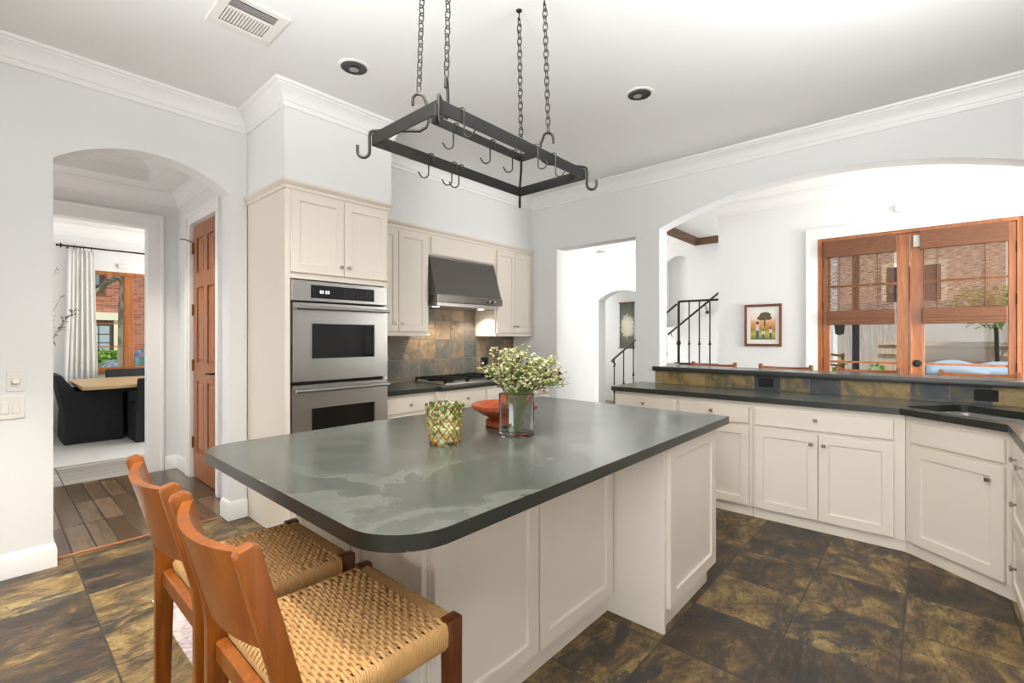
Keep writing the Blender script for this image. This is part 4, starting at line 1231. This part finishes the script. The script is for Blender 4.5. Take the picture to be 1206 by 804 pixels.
# ------------------------------------------------------------------ dining room furniture
tag(obj('dining_rug', MB().box(.455, 3.6, 6.78, 9.45, .001, .012, .003), 'rug'), 'pale grey rug under the dining table and its dark chairs', 'rug')
dt = thing('dining_table', 'light wood dining table seen through the cased opening', 'table', (2.0, 8.45, .012))
b = MB(); b.box(.77, 3.2, 7.70, 9.22, .715, .762, .006); obj('table_top', b, 'tabw', dt)
b = MB(); b.box(.95, 3.0, 7.9, 9.0, .66, .7145); obj('apron', b, 'slip', dt)
for x in (1.42, 2.6):
    b = MB(); b.box(x - .13, x + .13, 8.25, 8.75, .05, .6595, .01).box(x - .17, x + .17, 8.2, 8.8, .0125, .0495, .01); obj('pedestal', b, 'slipb', dt)
def slip_chair(label, cx, cy, rz, w_, d_, hb, arm, group=None):
    """slipcovered dining chair facing local +x"""
    t = thing('dining_chair', label, 'chair', (cx, cy, .0125)); t.rotation_euler = (0, 0, rz)
    c, sn = math.cos(rz), math.sin(rz)
    z0 = .0125
    def add(name, b):
        o = obj(name, b, 'slip', None); o.parent = t
    b = MB(); b.box(-d_ / 2 + .08, d_ / 2, -w_ / 2, w_ / 2, .40, .50, .03, 3); add('seat', b)
    b = MB(); b.hexa([(-d_ / 2, -w_ / 2, .38), (-d_ / 2 + .11, -w_ / 2, .38), (-d_ / 2 + .11, w_ / 2, .38), (-d_ / 2, w_ / 2, .38), (-d_ / 2 - .09, -w_ / 2, hb), (-d_ / 2 - .02, -w_ / 2, hb), (-d_ / 2 - .02, w_ / 2, hb), (-d_ / 2 - .09, w_ / 2, hb)], .02, 3); add('backrest', b)
    if arm:
        for sy in (-1, 1):
            y0, y1 = sorted((sy * (w_ / 2 + .001), sy * (w_ / 2 + .06)))
            b = MB(); b.prism_y([(-d_ / 2 - .001, .38), (d_ / 2, .38), (d_ / 2, arm), (-d_ / 2 + .10, arm), (-d_ / 2 + .03, arm + .1), (-d_ / 2 - .015, hb - .02), (-d_ / 2 - .085, hb - .02)], y0, y1, .012, 2)
            add('arm', b)
    # pleated skirt
    b = MB(); wd = w_ / 2 + (.062 if arm else .002)
    pts = []
    def seg(p, q, n):
        for i in range(n): pts.append((p[0] + (q[0] - p[0]) * i / n, p[1] + (q[1] - p[1]) * i / n))
    x0, x1 = -d_ / 2 - .004, d_ / 2 + .002
    seg((x0, -wd), (x1, -wd), 14); seg((x1, -wd), (x1, wd), 12); seg((x1, wd), (x0, wd), 14); seg((x0, wd), (x0, -wd), 12)
    N = len(pts)
    def R(z, o, r):
        out = []
        for i, p in enumerate(pts):
            cxy = Vector((p[0], p[1])); m = cxy.normalized()
            out.append(b.bm.verts.new((p[0] + m.x * (o + r * math.sin(i * 2.1)), p[1] + m.y * (o + r * math.sin(i * 2.1)), z)))
        return out
    A, B, D = R(.42, -.004, 0), R(.22, .004, .003), R(.006, .012, .007)
    for P_, Q_ in ((A, B), (B, D)):
        for i in range(N): b.face([P_[i], P_[(i + 1) % N], Q_[(i + 1) % N], Q_[i]])
    b.face(A); b.face(D[::-1])
    add('skirt', b)
    return t
slip_chair('charcoal slipcovered armchair at the left head of the dining table', .93, 8.46, 0, .68, .56, .875, .655)
slip_chair('charcoal slipcovered chair with its back to the hall, on the near long side', 1.53, 7.83, PI / 2, .50, .46, .83, 0)
slip_chair('charcoal slipcovered chair on the far, window side of the table', 1.45, 9.12, -PI / 2, .50, .40, .865, 0)
cr = thing('curtain_rod', 'black curtain rod with finial and rings above the dining window', 'curtain rod', (1.5, 9.54, 2.72))
b = MB(); b.tube([(.74, 9.53, 2.722), (3.3, 9.53, 2.722)], .013, 10); obj('rod', b, 'iron', cr)
b = MB(); b.lathe([(0, -.075), (.015, -.07), (.02, -.055), (.012, -.045), (.012, -.03), (.034, -.028), (.034, -.012), (.016, -.01), (.016, .0), (0, .0)], (.739, 9.53, 2.722), 14, 'x'); obj('finial', b, 'iron', cr)
b = MB(); b.tube([(.79, 9.53, 2.70), (.79, 9.619, 2.70)], .008, 6); obj('bracket', b, 'iron', cr)
for x in (.80, .86, .89, .93, .97, 1.06):
    b = MB(); b.tube([(x, 9.53 + .026 * math.cos(t), 2.712 + .026 * math.sin(t)) for t in [i * PI / 6 for i in range(12)]], .004, 5, closed=True); obj('ring', b, 'iron', cr)
b = MB()
def cur(x0, x1, z, amp, n=72):
    out = []
    for i in range(n + 1):
        u = i / n
        out.append((x0 + (x1 - x0) * u + .012 * math.sin(u * 38 + 1), 9.53 + amp * math.sin(u * 2 * PI * 6.5) + .3 * amp * math.sin(u * 31), z))
    return out
rows = [[b.bm.verts.new(p) for p in cur(x0, x1, z, a)] for x0, x1, z, a in ((.785, 1.075, 2.675, .010), (.78, 1.085, 2.55, .014), (.765, 1.10, 1.7, .018), (.73, 1.12, .9, .020), (.72, 1.13, .03, .022))]
for A_, B2_ in zip(rows, rows[1:]):
    for i in range(len(A_) - 1): b.face([A_[i], A_[i + 1], B2_[i + 1], B2_[i]])
o = tag(obj('curtain', b, 'curt', angle=80), 'white pleated curtain hanging left of the dining window', 'curtain')
mo = o.modifiers.new('thick', 'SOLIDIFY'); mo.thickness = .004
vz = thing('floor_vase', 'tall floor vase of thin olive branches reaching past the arch edge', 'plant', (.30, 7.0, .013))
b = MB(); b.lathe([(0, 0), (.09, 0), (.13, .15), (.12, .4), (.06, .62), (.055, .70), (.07, .72), (.06, .72), (.045, .69), (0, .66)], tuple(vz.location), 24); obj('vase', b, 'creamx', vz)
r2 = random.Random(11)
for tip, nl in (((.53, 7.0, 1.80), 20), ((.66, 7.02, 1.68), 26), ((.50, 7.0, 2.12), 14), ((.56, 7.0, 1.52), 18), ((.47, 7.02, 1.40), 14)):
    b = MB()
    p0, p1 = Vector((.30, 7.0, .68)), Vector(tip)
    pm = Vector((.36, 7.0, p1.z * .78))
    pts = [p0.lerp(pm, t / 6).lerp(pm.lerp(p1, t / 6), t / 6) for t in range(7)]
    b.mi = 0; b.tube(pts, [.005 - .0006 * i for i in range(7)], 5)
    b.mi = 1
    for j in range(nl):
        t = r2.uniform(.45, 1.0)
        p = p0.lerp(pm, t).lerp(pm.lerp(p1, t), t)
        d = Vector((r2.uniform(-.6, 1), r2.uniform(-1, 1), r2.uniform(-.6, .8))).normalized()
        q = p + d * r2.uniform(.05, .085); w_ = d.cross(Vector((.3, .2, 1))).normalized() * .011
        m_ = p.lerp(q, .5) + Vector((0, 0, .004))
        b.face([b.bm.verts.new(x) for x in (p, m_ + w_, q, m_ - w_)])
    obj('branch', b, ['bark', 'olive'], vz, smooth=False)
t = tag(obj('alarm_sensor', MB().box(1.38, 1.52, WY - .03, WY - .0005, 2.455, 2.53, .008, 2), 'plast'), 'small white sensor box on the wall above the dining window', 'sensor')

# ------------------------------------------------------------------ breakfast room: french doors, shades, picture
fd = MB()
for a in ((BX - .012, BX + .12, .905, .949, .001, 2.474), (BX - .012, BX + .12, -.639, -.60, .001, 2.474), (BX - .012, BX + .12, -.60, .905, 2.44, 2.474)): fd.box(*a)
struct('trim_11', fd, 'fdoor', smooth=False)
def fleaf(name, y0, y1, gy0, gy1, handle):
    b = MB(); x0, x1 = BX + .005, BX + .05
    b.box(x0, x1, y0, gy0, .012, 2.438, .003).box(x0, x1, gy1, y1, .012, 2.438, .003)
    b.box(x0, x1, gy0, gy1, .012, .28, .003).box(x0, x1, gy0, gy1, 2.30, 2.438, .003)
    d = struct(name, b, 'fdoor', smooth=False)
    m = MB()
    for z in (1.095, 1.70, 1.93): m.box(x0 + .01, x1 - .008, gy0, gy1, z - .011, z + .011) if z != 1.70 else None
    obj('muntin', m, 'fdoor', d, smooth=False)
    g = MB(); g.box(x0 + .018, x0 + .024, gy0 + .0005, gy1 - .0005, .281, 2.299); obj('pane', g, 'pane', d)
    for z in (.42, 1.08, 1.72, 2.20):
        h = MB(); yy = y1 if y1 > .5 else y0
        h.tube([(x0 - .008, yy + (.004 if yy > .5 else -.004), z - .05), (x0 - .008, yy + (.004 if yy > .5 else -.004), z + .05)], .009, 8); obj('hinge', h, 'iron', d)
    if handle is not None:
        h = MB(); h.lathe([(0, -.02), (.015, -.02), (.02, -.012), (.036, -.010), (.036, -.0005), (0, -.0005)], (x0, handle, 1.10), 20, 'x'); o = obj('deadbolt', h, 'iron', d)
    return d
fleaf('door_2', .158, .903, .255, .835, None)
d3 = fleaf('door_3', -.598, .152, -.545, .040, .094)
h = MB(); h.tube([(BX + .004, .094, .98), (BX - .055, .094, .98), (BX - .06, .085, .98), (BX - .06, -.02, .975)], .009, 8); obj('door_handle', h, 'iron', d3)
h = MB(); h.box(BX - .01, BX + .0045, .135, .1515, .013, 2.437, .003); obj('astragal', h, 'fdoor', d3)
def shade(label, y0, y1):
    t = thing('roman_shade', label, 'window shade', (BX - .04, (y0 + y1) / 2, 1.5))
    b = MB(); b.box(BX - .075, BX - .012, y0 - .012, y1 + .012, 2.25, 2.43, .004); obj('valance', b, 'shadeop', t)
    b = MB(); b.box(BX - .040, BX - .036, y0 + .01, y1 - .01, 1.655, 2.2495); obj('woven_panel', b, 'shade', t)
    b = MB()
    for i, (za, zb) in enumerate(((1.56, 1.655), (1.525, 1.565), (1.50, 1.53))): b.box(BX - .058 - .004 * i, BX - .030, y0, y1, za, zb - .0005, .006)
    obj('hem', b, 'shadeop', t)
    for f in (.20, .76):
        y = y1 + (y0 - y1) * f
        b = MB(); b.tube([(BX - .045, y, 2.2495), (BX - .046, y, 1.95), (BX - .045, y, 1.656)], .004, 6); obj('cord', b, 'shadeop', t)
shade('brown woven bamboo shade half lowered on the left french door', .265, .86)
shade('brown woven bamboo shade half lowered on the right french door, the wider one', -.535, .06)
tag(obj('alarm_sensor', MB().box(BX - .035, BX - .0005, .09, .27, 2.66, 2.74, .01, 2), 'plast'), 'white sensor box high on the wall above the french doors', 'sensor')
tag(obj('door_sensor', MB().box(BX - .035, BX - .0125, .07, .125, 2.28, 2.40, .006, 2), 'plast'), 'small white contact sensor where the two french doors meet', 'sensor')
pf = thing('framed_photo', 'brown framed photo of people under a tree, on the white wall beyond the bar', 'picture', (BX, 1.515, 1.51))
py0, py1, pz0, pz1 = 1.308, 1.722, 1.255, 1.768
b = MB()
for a in ((py0, py1, pz0, pz0 + .03), (py0, py1, pz1 - .03, pz1), (py0, py0 + .03, pz0 + .03, pz1 - .03), (py1 - .03, py1, pz0 + .03, pz1 - .03)):
    b.box(BX - .028, BX - .001, *a, .003)
obj('frame', b, 'frame', pf, smooth=False)
b = MB(); b.box(BX - .012, BX - .003, py0 + .03, py1 - .03, pz0 + .03, pz1 - .03); obj('mat_board', b, 'plast', pf)
b = MB()
def pq(a0, a1, c0, c1, e): b.box(BX - .0135 - e, BX - .0122 - e, a0, a1, c0, c1)
pic = NT('photo print')
v = pic.co(); sp = pic.n('SeparateXYZ'); pic.l(v, sp.inputs[0])
zz = sp.outputs[2]
n = pic.noise(v, 30, 4)
f = pic.math('ADD', pic.math('MULTIPLY', pic.math('SUBTRACT', zz, -.19), 2.5), pic.math('MULTIPLY', pic.math('SUBTRACT', n, .5), .25))
c = pic.ramp(f, [(.05, '#5d6a2c'), (.22, '#b8b13e'), (.36, '#8f7a3a'), (.45, '#c98a4e'), (.58, '#dba77a'), (.7, '#e9d6c4'), (.95, '#f1ebe4')])
pic.set(c, .4)
A_ = (1.378, 1.653, 1.338, 1.683)
pq(*A_, 0); pp = obj('photo_print', b, pic.m, pf)
b = MB()
b.ball((BX - .0145, 1.49, 1.635), .06, 2, (.015, 1.1, .62)); b.ball((BX - .0145, 1.53, 1.60), .05, 2, (.015, 1.0, .6)); b.ball((BX - .0145, 1.46, 1.60), .045, 2, (.015, 1.0, .6)); b.box(BX - .0147, BX - .0137, 1.485, 1.503, 1.50, 1.60)
obj('printed_tree', b, plain('print tree tone', '#5a4a34', .5), pp)
b = MB(); b.mi = 0
for (y, z0, hgt, wd) in ((1.575, 1.355, .205, .030), (1.51, 1.35, .115, .022), (1.43, 1.36, .130, .024)):
    b.mi = 0; b.box(BX - .0152, BX - .0140, y - wd / 2, y + wd / 2, z0, z0 + hgt * .45)
    b.mi = 1; b.box(BX - .0152, BX - .0140, y - wd * .65, y + wd * .65, z0 + hgt * .45, z0 + hgt * .82)
    b.mi = 2; b.ball((BX - .0146, y, z0 + hgt * .91), hgt * .1, 2, (.05, .8, 1))
obj('printed_figure', b, [plain('print denim', '#3b4f80', .5), plain('print pale shirt', '#d8c0b4', .5), plain('print hair', '#4a3122', .5)], pp)

# ------------------------------------------------------------------ stair railing and gallery
rl = thing('stair_railing', 'black wrought iron stair railing rising to a level landing guard', 'railing', (7.2, 2.9, 0))
SX = 7.2
def rail_z(y): return .96 + (4.12 - y) * .8
b = MB()
b.tube([(SX, 4.10 + .05 * math.cos(t), .90 + .05 * math.sin(t)) for t in [PI * 1.3 - i * PI / 7 for i in range(7)]] + [(SX, 4.08, .985), (SX, 2.96, rail_z(2.96))], .017, 8)
b.tube([(SX, 2.92, 1.925), (SX, 1.77, 1.925)], .017, 8)
obj('handrail', b, 'iron', rl)
b = MB(); b.tube([(SX, 2.93, .96), (SX, 2.93, 1.93)], .021, 10); b.ball((SX, 2.93, 1.27), .036, 2); b.lathe([(0, 1.29), (.03, 1.29), (.03, 1.31), (0, 1.31)], (SX, 2.93, 0), 10); obj('newel', b, 'iron', rl)
def baluster(y, z0, z1):
    b = MB(); b.tube([(SX, y, z0), (SX, y, z1)], .0105, 7); zm = z0 + (z1 - z0) * .32
    b.ball((SX, y, zm), .024, 1, (1, 1, 1.1)); b.lathe([(0, zm + .03), (.018, zm + .03), (.018, zm + .04), (0, zm + .04)], (SX, y, 0), 8)
    obj('baluster', b, 'iron', rl)
for i, y in enumerate((4.06, 3.88, 3.70, 3.52, 3.34, 3.13)):
    step = min(6, max(0, int((4.12 - y) / .2) + 1))
    baluster(y, .16 * step if y < 4.12 else 0, rail_z(y) - .01)
for k in range(7): baluster(2.765 - .155 * k, .96, 1.915)
b = MB(); b.box(SX - .015, SX + .012, 1.77, 3.0, .9615, .975); obj('bottom_rail', b, 'iron', rl)
wh = thing('wall_handrail', 'black iron handrail sloping up the stair wall on a ball bracket', 'handrail', (fx - .07, 3.0, 1.7))
b = MB(); b.tube([(fx - .07, 3.50, 1.42), (fx - .07, 2.40, 1.42 + 1.1 * .79)], .018, 8); obj('rail', b, 'iron', wh)
b = MB(); yb = 2.85; zb = 1.42 + (3.5 - yb) * .79
b.tube([(fx - .07, yb, zb - .012), (fx - .05, yb - .01, zb - .08), (fx - .03, yb - .02, zb - .12)], .008, 6); b.ball((fx - .031, yb - .02, zb - .14), .03, 2); obj('bracket', b, 'iron', wh)
b = MB(); yb = 3.45; zb = 1.42 + (3.5 - yb) * .79
b.tube([(fx - .07, yb, zb - .012), (fx - .05, yb, zb - .06), (fx - .001, yb, zb - .08)], .008, 6); obj('bracket', b, 'iron', wh)
tp = thing('wall_hanging', 'dark botanical scroll with a pale flower hanging in the gallery beyond the stair', 'wall art', (8.99, 4.75, 1.15))
s = NT('painted scroll'); v = s.co()
vm = s.n('Mapping'); s.l(v, vm.inputs[0]); vm.inputs['Location'].default_value = (0, 0, -.46); vm.inputs['Scale'].default_value = (1, 1.5, 1)
ln = s.n('VectorMath', operation='LENGTH'); s.l(vm.outputs[0], ln.inputs[0])
nn_ = s.noise(v, 9, 4, .6, 1.2)
f = s.math('ADD', ln.outputs['Value'], s.math('MULTIPLY', s.math('SUBTRACT', nn_, .5), .35))
s.set(s.ramp(f, [(.10, '#e6dfca'), (.2, '#cfc8b2'), (.26, '#6d6f5f'), (.5, '#4f5548'), (.8, '#6e7263')]), .7)
b = MB(); b.box(8.985, 8.992, 4.60, 4.94, 1.165, 2.10); obj('scroll', b, s.m, tp)
for z in (1.15, 2.10):
    b = MB(); b.tube([(8.985, 4.585, z), (8.985, 4.955, z)], .014, 8); obj('dowel', b, 'frame', tp)

# ------------------------------------------------------------------ outside the french doors
struct('ground_patio', MB().box(6.46, 22, -9, 5.5, -.3, -.14), 'pave')
struct('ground_lawn', MB().box(-14, 16, 9.78, 40, -.3, -.12), 'lawn')
fn = thing('garden_fence', 'low warm wooden fence with a cap rail beyond the patio', 'fence', (9.6, -.3, -.14))
def boards(name, root, x, y0, y1, z0, z1, w_, m, n0=0):
    b = MB(); y = y0; i = 0; r = random.Random(3 + n0)
    while y < y1:
        b.box(x, x + .02, y, min(y + w_ - .006, y1), z0, z1 + r.uniform(-.006, .006)); y += w_
    obj(name, b, m, root, smooth=False)
boards('board_panel', fn, 9.6, -3.2, .62, -.13, 1.24, .13, 'fence')
b = MB(); b.box(9.55, 9.66, -3.2, .62, 1.25, 1.30).box(9.57, 9.599, -3.2, .62, 1.10, 1.19); obj('cap_rail', b, 'fence', fn, smooth=False)
for y in (-2.6, -1.1, .40):
    b = MB(); b.box(9.622, 9.71, y, y + .09, -.139, 1.249); obj('post', b, 'fence', fn, smooth=False)
f2 = thing('garden_fence', 'tall grey weathered board fence behind the low fence', 'fence', (10.8, -.3, -.14))
boards('board_panel', f2, 10.8, -4.5, 1.3, -.13, 2.0, .15, 'fenceg', 4)
for y in (-4, -2, 0):
    b = MB(); b.box(10.821, 10.91, y, y + .09, -.139, 1.98); obj('post', b, 'fenceg', f2, smooth=False)
hs = thing('brick_house', 'brick neighbour house glimpsed through the woven shades', 'house', (16, -2, -.14))
b = MB(); b.box(15, 17, -9, 5, -.139, 5.2); obj('wall', b, 'bricky', hs)
b = MB(); b.prism_y([(14.6, 5.2), (17.4, 5.2), (16, 7.0)], -9.3, 5.3); obj('roof', b, 'brownx', hs, smooth=False)
wn = MB(); wn.box(14.93, 14.999, -.3, .9, 1.6, 3.2); wf_ = obj('window', wn, 'creamx', hs)
wn = MB(); wn.box(14.91, 14.929, -.2, .8, 1.7, 3.1); obj('pane', wn, 'carg', wf_)
gw = thing('patio_wall', 'white painted exterior wall seen at the left edge of the left french door', 'wall', (8.4, 1.6, -.14))
b = MB(); b.box(7.9, 9.5, 1.16, 1.45, -.139, 3.0); obj('panel', b, 'xwall', gw)
b = MB(); b.box(7.87, 7.899, 1.14, 1.47, -.139, 3.0); obj('corner_board', b, 'xwall', gw)
pl = thing('patio_lamp', 'black lamp post with a lantern standing behind the left french door', 'lamp', (8.6, .85, -.14))
b = MB(); b.tube([(8.6, .82, -.139), (8.6, .82, 2.6)], .045, 10); b.lathe([(0, -.139), (.1, -.139), (.1, -.09), (.06, -.05), (0, -.05)], (8.6, .82, 0), 14); obj('post', b, 'iron', pl)
b = MB(); b.tube([(8.6, .86, 1.62), (8.6, .95, 1.66), (8.6, 1.02, 1.64)], .012, 6); b.lathe([(.02, 1.40), (.055, 1.42), (.07, 1.55), (.08, 1.56), (.03, 1.62), (0, 1.63)], (8.6, 1.02, 0), 8); obj('lantern', b, 'iron', pl)
def shrub(name, label, cat, c, rx, rz, n, mats, seed, stems=True, lf=.05, group=None):
    r = random.Random(seed); t = thing(name, label, cat, c, group)
    b = MB()
    for i in range(n):
        d = Vector((r.gauss(0, 1), r.gauss(0, 1), r.gauss(0, 1))).normalized() * (r.random() ** .4)
        p = Vector((c[0] + d.x * rx, c[1] + d.y * rx, c[2] + rz * (1 + d.z)))
        a = Vector((r.uniform(-1, 1), r.uniform(-1, 1), r.uniform(-.4, 1))).normalized() * lf
        w_ = a.cross(Vector((r.uniform(-1, 1), r.uniform(-1, 1), 1))).normalized() * lf * .38
        b.mi = 0 if r.random() < .8 or len(mats) < 3 else 1
        b.face([b.bm.verts.new(x) for x in (p, p + a * .5 + w_, p + a, p + a * .5 - w_)])
    obj('foliage', b, mats[:-1], t, smooth=False)
    b = MB()
    for i in range(5):
        a = r.uniform(0, 2 * PI); b.tube([(c[0] + .02 * math.cos(a), c[1] + .02 * math.sin(a), c[2] + .001), (c[0] + rx * .5 * math.cos(a), c[1] + rx * .5 * math.sin(a), c[2] + rz * 1.4)], [.012, .005], 5)
    obj('stem', b, mats[-1], t)
    return t
shrub('garden_shrub', 'bright green leafy plant beside the black lamp post', 'plant', (8.2, .93, -.139), .13, .60, 220, ['leaf', 'bark'], 21, lf=.11)
shrub('flowering_shrub', 'plant with white flowers in front of the low fence', 'plant', (9.2, .62, -.139), .20, .55, 320, ['leaf', 'blossom', 'bark'], 22, lf=.09)
gr = thing('covered_grill', 'outdoor grill under a dark cover with a blue grey tarp on top', 'grill', (8.6, -.55, -.14))
b = MB(); b.box(8.2, 9.0, -1.05, .02, -.139, .93, .06, 3); obj('cover', b, 'tarpd', gr)
b = MB()
N_ = 24
gv = [[b.bm.verts.new((8.16 + .88 * i / N_, -1.1 + 1.16 * j / N_, .965 + .05 * math.sin(i * .5) * math.cos(j * .35) + (.04 if 4 < i < 20 else 0) - (.10 if i in (0, N_) or j in (0, N_) else 0))) for j in range(N_ + 1)] for i in range(N_ + 1)]
for i in range(N_):
    for j in range(N_): b.face([gv[i][j], gv[i + 1][j], gv[i + 1][j + 1], gv[i][j + 1]])
o = obj('tarp', b, 'tarp', gr, angle=80); mo = o.modifiers.new('thick', 'SOLIDIFY'); mo.thickness = .006
b = MB()
sap = thing('young_tree', 'young tree with bright leaves tied to a black stake, right french door', 'tree', (9.2, -.72, -.14))
b.tube([(9.2, -.72, -.139), (9.2, -.68, 1.5)], .022, 8); obj('stake', b, 'iron', sap)
b = MB(); b.tube([(9.27, -.70, -.139), (9.26, -.68, 1.75)], [.02, .01], 7); obj('trunk', b, 'bark', sap)
b = MB(); r = random.Random(8)
for i in range(520):
    d = Vector((r.gauss(0, 1), r.gauss(0, 1), r.gauss(0, 1))).normalized() * (r.random() ** .5)
    p = Vector((9.26 + d.x * .42, -.62 + d.y * .42, 1.82 + d.z * .34))
    a = Vector((r.uniform(-1, 1), r.uniform(-1, 1), r.uniform(-.8, .4))).normalized() * .10
    w_ = a.cross(Vector((0, .2, 1))).normalized() * .032
    b.face([b.bm.verts.new(x) for x in (p, p + a * .5 + w_, p + a, p + a * .5 - w_)])
obj('crown', b, 'leaf', sap, smooth=False)
pc = thing('patio_chair', 'small brown patio chair at the lower left of the left french door', 'chair', (7.5, .98, -.14))
pm = wood('patio chair wood', '#5d4330', '#7a5a42', '#936f53', .6, 'z')
b = MB()
for y in (.82, 1.12): b.tube([(7.35, y, -.139), (7.32, y, .45), (7.25, y, 1.0), (7.22, y, 1.16)], .018, 7)
for z in (.7, .85, 1.0, 1.13): b.tube([(7.27 - (z - .7) * .1, .82, z), (7.235 - (z - .7) * .1, .97, z + .02), (7.27 - (z - .7) * .1, 1.12, z)], .016, 6)
obj('back_frame', b, pm, pc)
b = MB(); b.box(7.32, 7.78, .80, 1.14, .36, .40, .008); obj('seat', b, pm, pc)
for y in (.83, 1.11):
    b = MB(); b.tube([(7.74, y, -.139), (7.74, y, .36)], .018, 7); obj('leg', b, pm, pc)

# ------------------------------------------------------------------ outside the dining window
bh = thing('brick_house', 'red brick house with cream band across the street, through the dining window', 'house', (2, 21, -.12))
b = MB(); b.box(-6, 9, 20, 24, -.119, 6.5); obj('wall', b, 'brick', bh)
b = MB(); b.box(-1.2, 2.86, 19.85, 19.999, 1.93, 2.18).box(2.76, 2.9, 19.88, 19.999, -.1, 1.929); obj('cream_band', b, 'creamx', bh, smooth=False)
b = MB(); b.box(1.75, 2.74, 19.90, 19.999, .85, 1.85, .02); wfr = obj('window', b, 'brownx', bh)
b = MB()
for x in (1.84, 2.12, 2.40):
    for z in (.93, 1.21, 1.49): b.box(x, x + .25, 19.885, 19.899, z, z + .25)
obj('pane', b, plain('sky lit window glass', '#a9b9c4', .1), wfr)
b = MB(); b.box(1.5, 2.5, 19.9, 19.999, 2.95, 4.9, .02); wfr = obj('window', b, 'brownx', bh)
b = MB(); b.box(1.6, 2.4, 19.885, 19.899, 3.05, 4.8); obj('pane', b, plain('dim window glass', '#77828c', .1), wfr)
b = MB(); b.prism_x([(19.5, 6.5), (24.5, 6.5), (22, 8.6)], -6.4, 9.4); obj('roof', b, 'brownx', bh, smooth=False)
tr = thing('street_tree', 'tree with a grey trunk and arching branches before the brick house', 'tree', (2.15, 15, -.12))
b = MB()
b.tube([(2.24, 15, -.119), (2.24, 15, 1.0), (2.25, 15, 2.2), (2.28, 15, 3.0), (2.35, 15, 4.6)], [.13, .09, .085, .08, .06], 10)
b.tube([(2.27, 15, 2.75), (2.12, 14.95, 2.84), (1.9, 14.93, 2.66), (1.72, 14.9, 2.42), (1.5, 14.9, 2.1)], [.07, .065, .06, .05, .03], 8)
b.tube([(2.27, 15, 2.6), (2.5, 15, 3.0), (2.9, 15, 3.5)], [.06, .055, .03], 8)
obj('trunk', b, 'bark', tr)
b = MB(); r = random.Random(4)
for i in range(1500):
    d = Vector((r.gauss(0, 1), r.gauss(0, 1), r.gauss(0, 1))).normalized() * (r.random() ** .4)
    p = Vector((2.5 + d.x * 2.6, 15 + d.y * 1.8, 4.9 + d.z * 1.7))
    a = Vector((r.uniform(-1, 1), r.uniform(-1, 1), r.uniform(-.8, .4))).normalized() * .2
    w_ = a.cross(Vector((0, .2, 1))).normalized() * .07
    b.face([b.bm.verts.new(x) for x in (p, p + a * .5 + w_, p + a, p + a * .5 - w_)])
obj('crown', b, 'leaf', tr, smooth=False)
shrub('garden_hedge', 'low green hedge in front of the brick house', 'hedge', (2.3, 18.7, -.119), 1.05, .55, 2600, ['leaf', 'bark'], 31, lf=.13)
def car(label, cx, cy):
    t = thing('parked_car', label, 'car', (cx, cy, -.12))
    pts = [(-2.1, .30), (-2.15, .62), (-1.95, .85), (-1.35, .92), (-.75, 1.38), (.65, 1.42), (1.35, 1.0), (2.05, .86), (2.15, .6), (2.1, .30)]
    b = MB(); b.prism_y([(cx + x, -.12 + z) for x, z in pts], cy - .85, cy + .85, .08, 3); obj('body', b, 'car', t)
    b = MB(); g = [(-1.2, .95), (-.7, 1.33), (-.05, 1.35), (-.05, .95)]
    b.prism_y([(cx + x, -.12 + z) for x, z in g], cy - .862, cy - .851)
    g = [(.02, .95), (.02, 1.35), (.6, 1.35), (1.15, .98)]
    b.prism_y([(cx + x, -.12 + z) for x, z in g], cy - .862, cy - .851); obj('side_window', b, 'carg', t, smooth=False)
    for x in (-1.3, 1.3):
        b = MB(); b.lathe([(0, -.90), (.2, -.90), (.31, -.87), (.31, -.68), (0, -.68)], (cx + x, cy, .191), 20, 'y'); obj('wheel', b, 'black', t)
car('silver blue car parked by the hedge outside the dining window', 4.05, 16.0)
